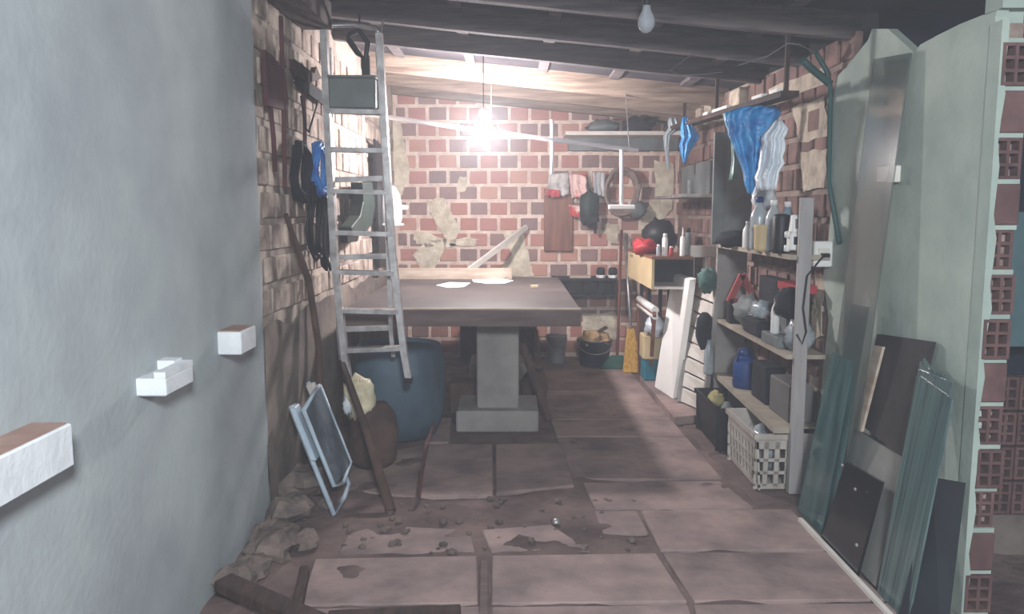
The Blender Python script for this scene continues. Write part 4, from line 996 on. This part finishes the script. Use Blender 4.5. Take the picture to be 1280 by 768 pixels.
pts = [V(XR-.015, 3.93, oc.z+.06), ax(1036, 230, XR-.015), ax(1038, 110, XR-.015), ax(1033, 88, XR-.03), ax(1020, 66, XR-.10)]
MB().tube(pts, .013, 8).build('pipe', M_CONDUIT, ct, smooth=True)
MB().tube([ax(1038, 105, XR-.015), ax(1012, 84, XR-.1), ax(1003, 75, XR-.15)], .02, 8).build('branch_pipe', M_CONDUIT, ct, smooth=True)
wpts = [ax(1020, 66, XR-.10), ay(1000, 56, 3.92), ay(985, 54, 3.92), ay(960, 70, 3.94), ay(922, 82, 3.97)]
tag(MB().tube(wpts, .003, 5).build('loose_wire', M_GREY), 'thin grey wire arching under the rafters to the conduit', 'wire')
wp = [ay(915, 62+20, 3.94), ay(950, 52, 3.94)]
tag(MB().tube([V(1.02, 4.665, zb(1.02)-.001), ay(838, 88, 4.62), ay(850, 94, 4.62), ay(880, 93, 4.62), ay(903, 90, 4.62)], .003, 5).build('loose_wire', M_GREY), 'short pale wire dangling under the middle rafter', 'wire')

# ============================================================ LEANING SHEETS ON THE RIGHT
def quad(name, m, B, T, t, label, cat, edge=None):
    o = MB().prism([B[0], B[1], T[1], T[0]], t).build(name, m, bevel=0)
    return tag(o, label, cat)
XB = 1.40
def bz(px, x=XB):    # floor point at wall distance x under pixel column px
    # solve Y so that the floor point projects to px
    d = x*F/(px-640); y = (d-H*sp)/cp; return V(x, y, 0.0)
# tall smoky glass strip
quad('tall_glass_sheet', M_GGLASS, [bz(1018, 1.45), bz(1052, 1.45)], [ax(1092, 74, XR-.035), ax(1138, 66, XR-.035)], (.008, 0, 0), 'tall narrow smoky glass sheet leaning beside the socket', 'glass')
p = ax(1105, 218, XR-.05)
tag(MB().box(XR-.06, XR-.001, p.y-.05, p.y+.05, p.z-.035, p.z+.035).build('wall_clamp', M_WPAINT, bevel=.004), 'pale wall clamp holding the tall glass sheet', 'clamp')
tag(MB().tube([ax(1080, 362, XR-.07), ax(1083, 378, XR-.07), ax(1082, 392, XR-.07)], [.008, .02, .012], 8).build('white_tag', M_WHITE, smooth=True), 'white tag hanging on the tall glass sheet', 'tag')
# teal glass sheets
quad('teal_glass_sheet', M_TGLASS, [bz(997, 1.40), bz(1026, 1.40)], [ax(1040, 440, 1.50), ax(1066, 452, 1.50)], (.006, 0, 0), 'narrow green glass sheet nearest the shelf post', 'glass')
quad('teal_glass_sheet', M_TGLASS, [bz(1018, 1.42), bz(1036, 1.42)], [ax(1064, 380, 1.53), ax(1084, 384, 1.53)], (.01, 0, 0), 'darker green glass sheet behind the black panel', 'glass')
# stained board high behind
quad('stained_board', M_BOARDD, [ax(1072, 528, 1.53), ax(1128, 572, 1.53)], [ax(1096, 418, XR-.03), ax(1164, 428, XR-.03)], (.02, 0, 0), 'dark stained board leaning high above the grey frame', 'board')
quad('board_strip', M_BOARD, [ax(1066, 535, 1.50), ax(1076, 540, 1.50)], [ax(1092, 432, XR-.05), ax(1103, 434, XR-.05)], (.012, 0, 0), 'pale wooden strip along the stained board', 'strip')
# grey board with black panel
quad('grey_board', mat('pale_grey_board', (.52, .52, .50), (.44, .44, .43), 4, .7), [bz(1036, 1.415), bz(1094, 1.415)], [ax(1067, 536, 1.545), ax(1132, 574, 1.545)], (.02, 0, .0), 'pale grey board leaning behind the black panel', 'board')
bp_ = thing('tinted_sheet', 'black glass panel leaning before the grey board', 'panel', bz(1050, 1.38))
MB().prism([bz(1026, 1.375), bz(1070, 1.375), ax(1102, 603, 1.46), ax(1058, 578, 1.46)], (.012, 0, 0)).build('panel_sheet', mat('gloss_black', (.06, .06, .08), (.04, .04, .06), 3, .15, spec=.6), bp_)
for (x_, y_) in ((1056, 582), (1072, 612), (1074, 682)):
    p = ax(x_, y_, 1.43 if y_ < 650 else 1.38); MB().blob(p+V(-.01, 0, 0), (.006, .008, .008), 0, 1, 8, 6).build('fixing', M_ALU, bp_, smooth=True)
# stack of green glass sheets
st = thing('glass_stack', 'thick stack of green glass sheets leaning near the doorway', 'glass', bz(1110, 1.42))
for k in range(5):
    o_ = .013*k
    MB().prism([bz(1096+k*2, 1.40)+V(o_, 0, 0), bz(1134-k*2, 1.40)+V(o_, 0, 0), ax(1190-k*2, (500, 478, 492, 470, 486)[k], XR-.1+o_), ax(1146+k*2, (470, 462, 452, 458, 448)[k], XR-.1+o_)], (.007, 0, 0)).build('glass_sheet', M_STACKG, st)
# dark board in front near jamb
quad('dark_board', mat('dark_board', (.12, .14, .17), (.07, .08, .10), 4, .6), [bz(1122, 1.38), bz(1176, 1.46)], [ax(1166, 598, 1.50), ax(1200, 604, 1.56)], (.02, 0, 0), 'dark board leaning on the glass stack beside the doorway', 'board')
# white edge strip on floor
tag(MB().bar(bz(1000, 1.36)+V(0, 0, .008), bz(1122, 1.36)+V(0, 0, .008), .02, .016).build('floor_strip', M_WPAINT), 'thin white strip lying at the foot of the leaning sheets', 'strip')

# thin haze added to the air, standing in for lens glare
hz = MB().box(-1.3, 3.3, -2.4, 8.1, -.05, 2.9).build('haze', M_GREY)
hm_ = bpy.data.materials.new('glare_haze'); hm_.use_nodes = True; nt = hm_.node_tree; nt.nodes.clear()
vo = nt.nodes.new('ShaderNodeOutputMaterial'); vs = nt.nodes.new('ShaderNodeVolumeScatter')
vs.inputs['Density'].default_value = .026; vs.inputs['Anisotropy'].default_value = .3; vs.inputs['Color'].default_value = (.9, .92, 1, 1)
nt.links.new(vs.outputs[0], vo.inputs['Volume'])
hz.data.materials[0] = hm_; tag(hz, 'faint added haze in the garage air standing in for lens glare', 'haze', kind='stuff')
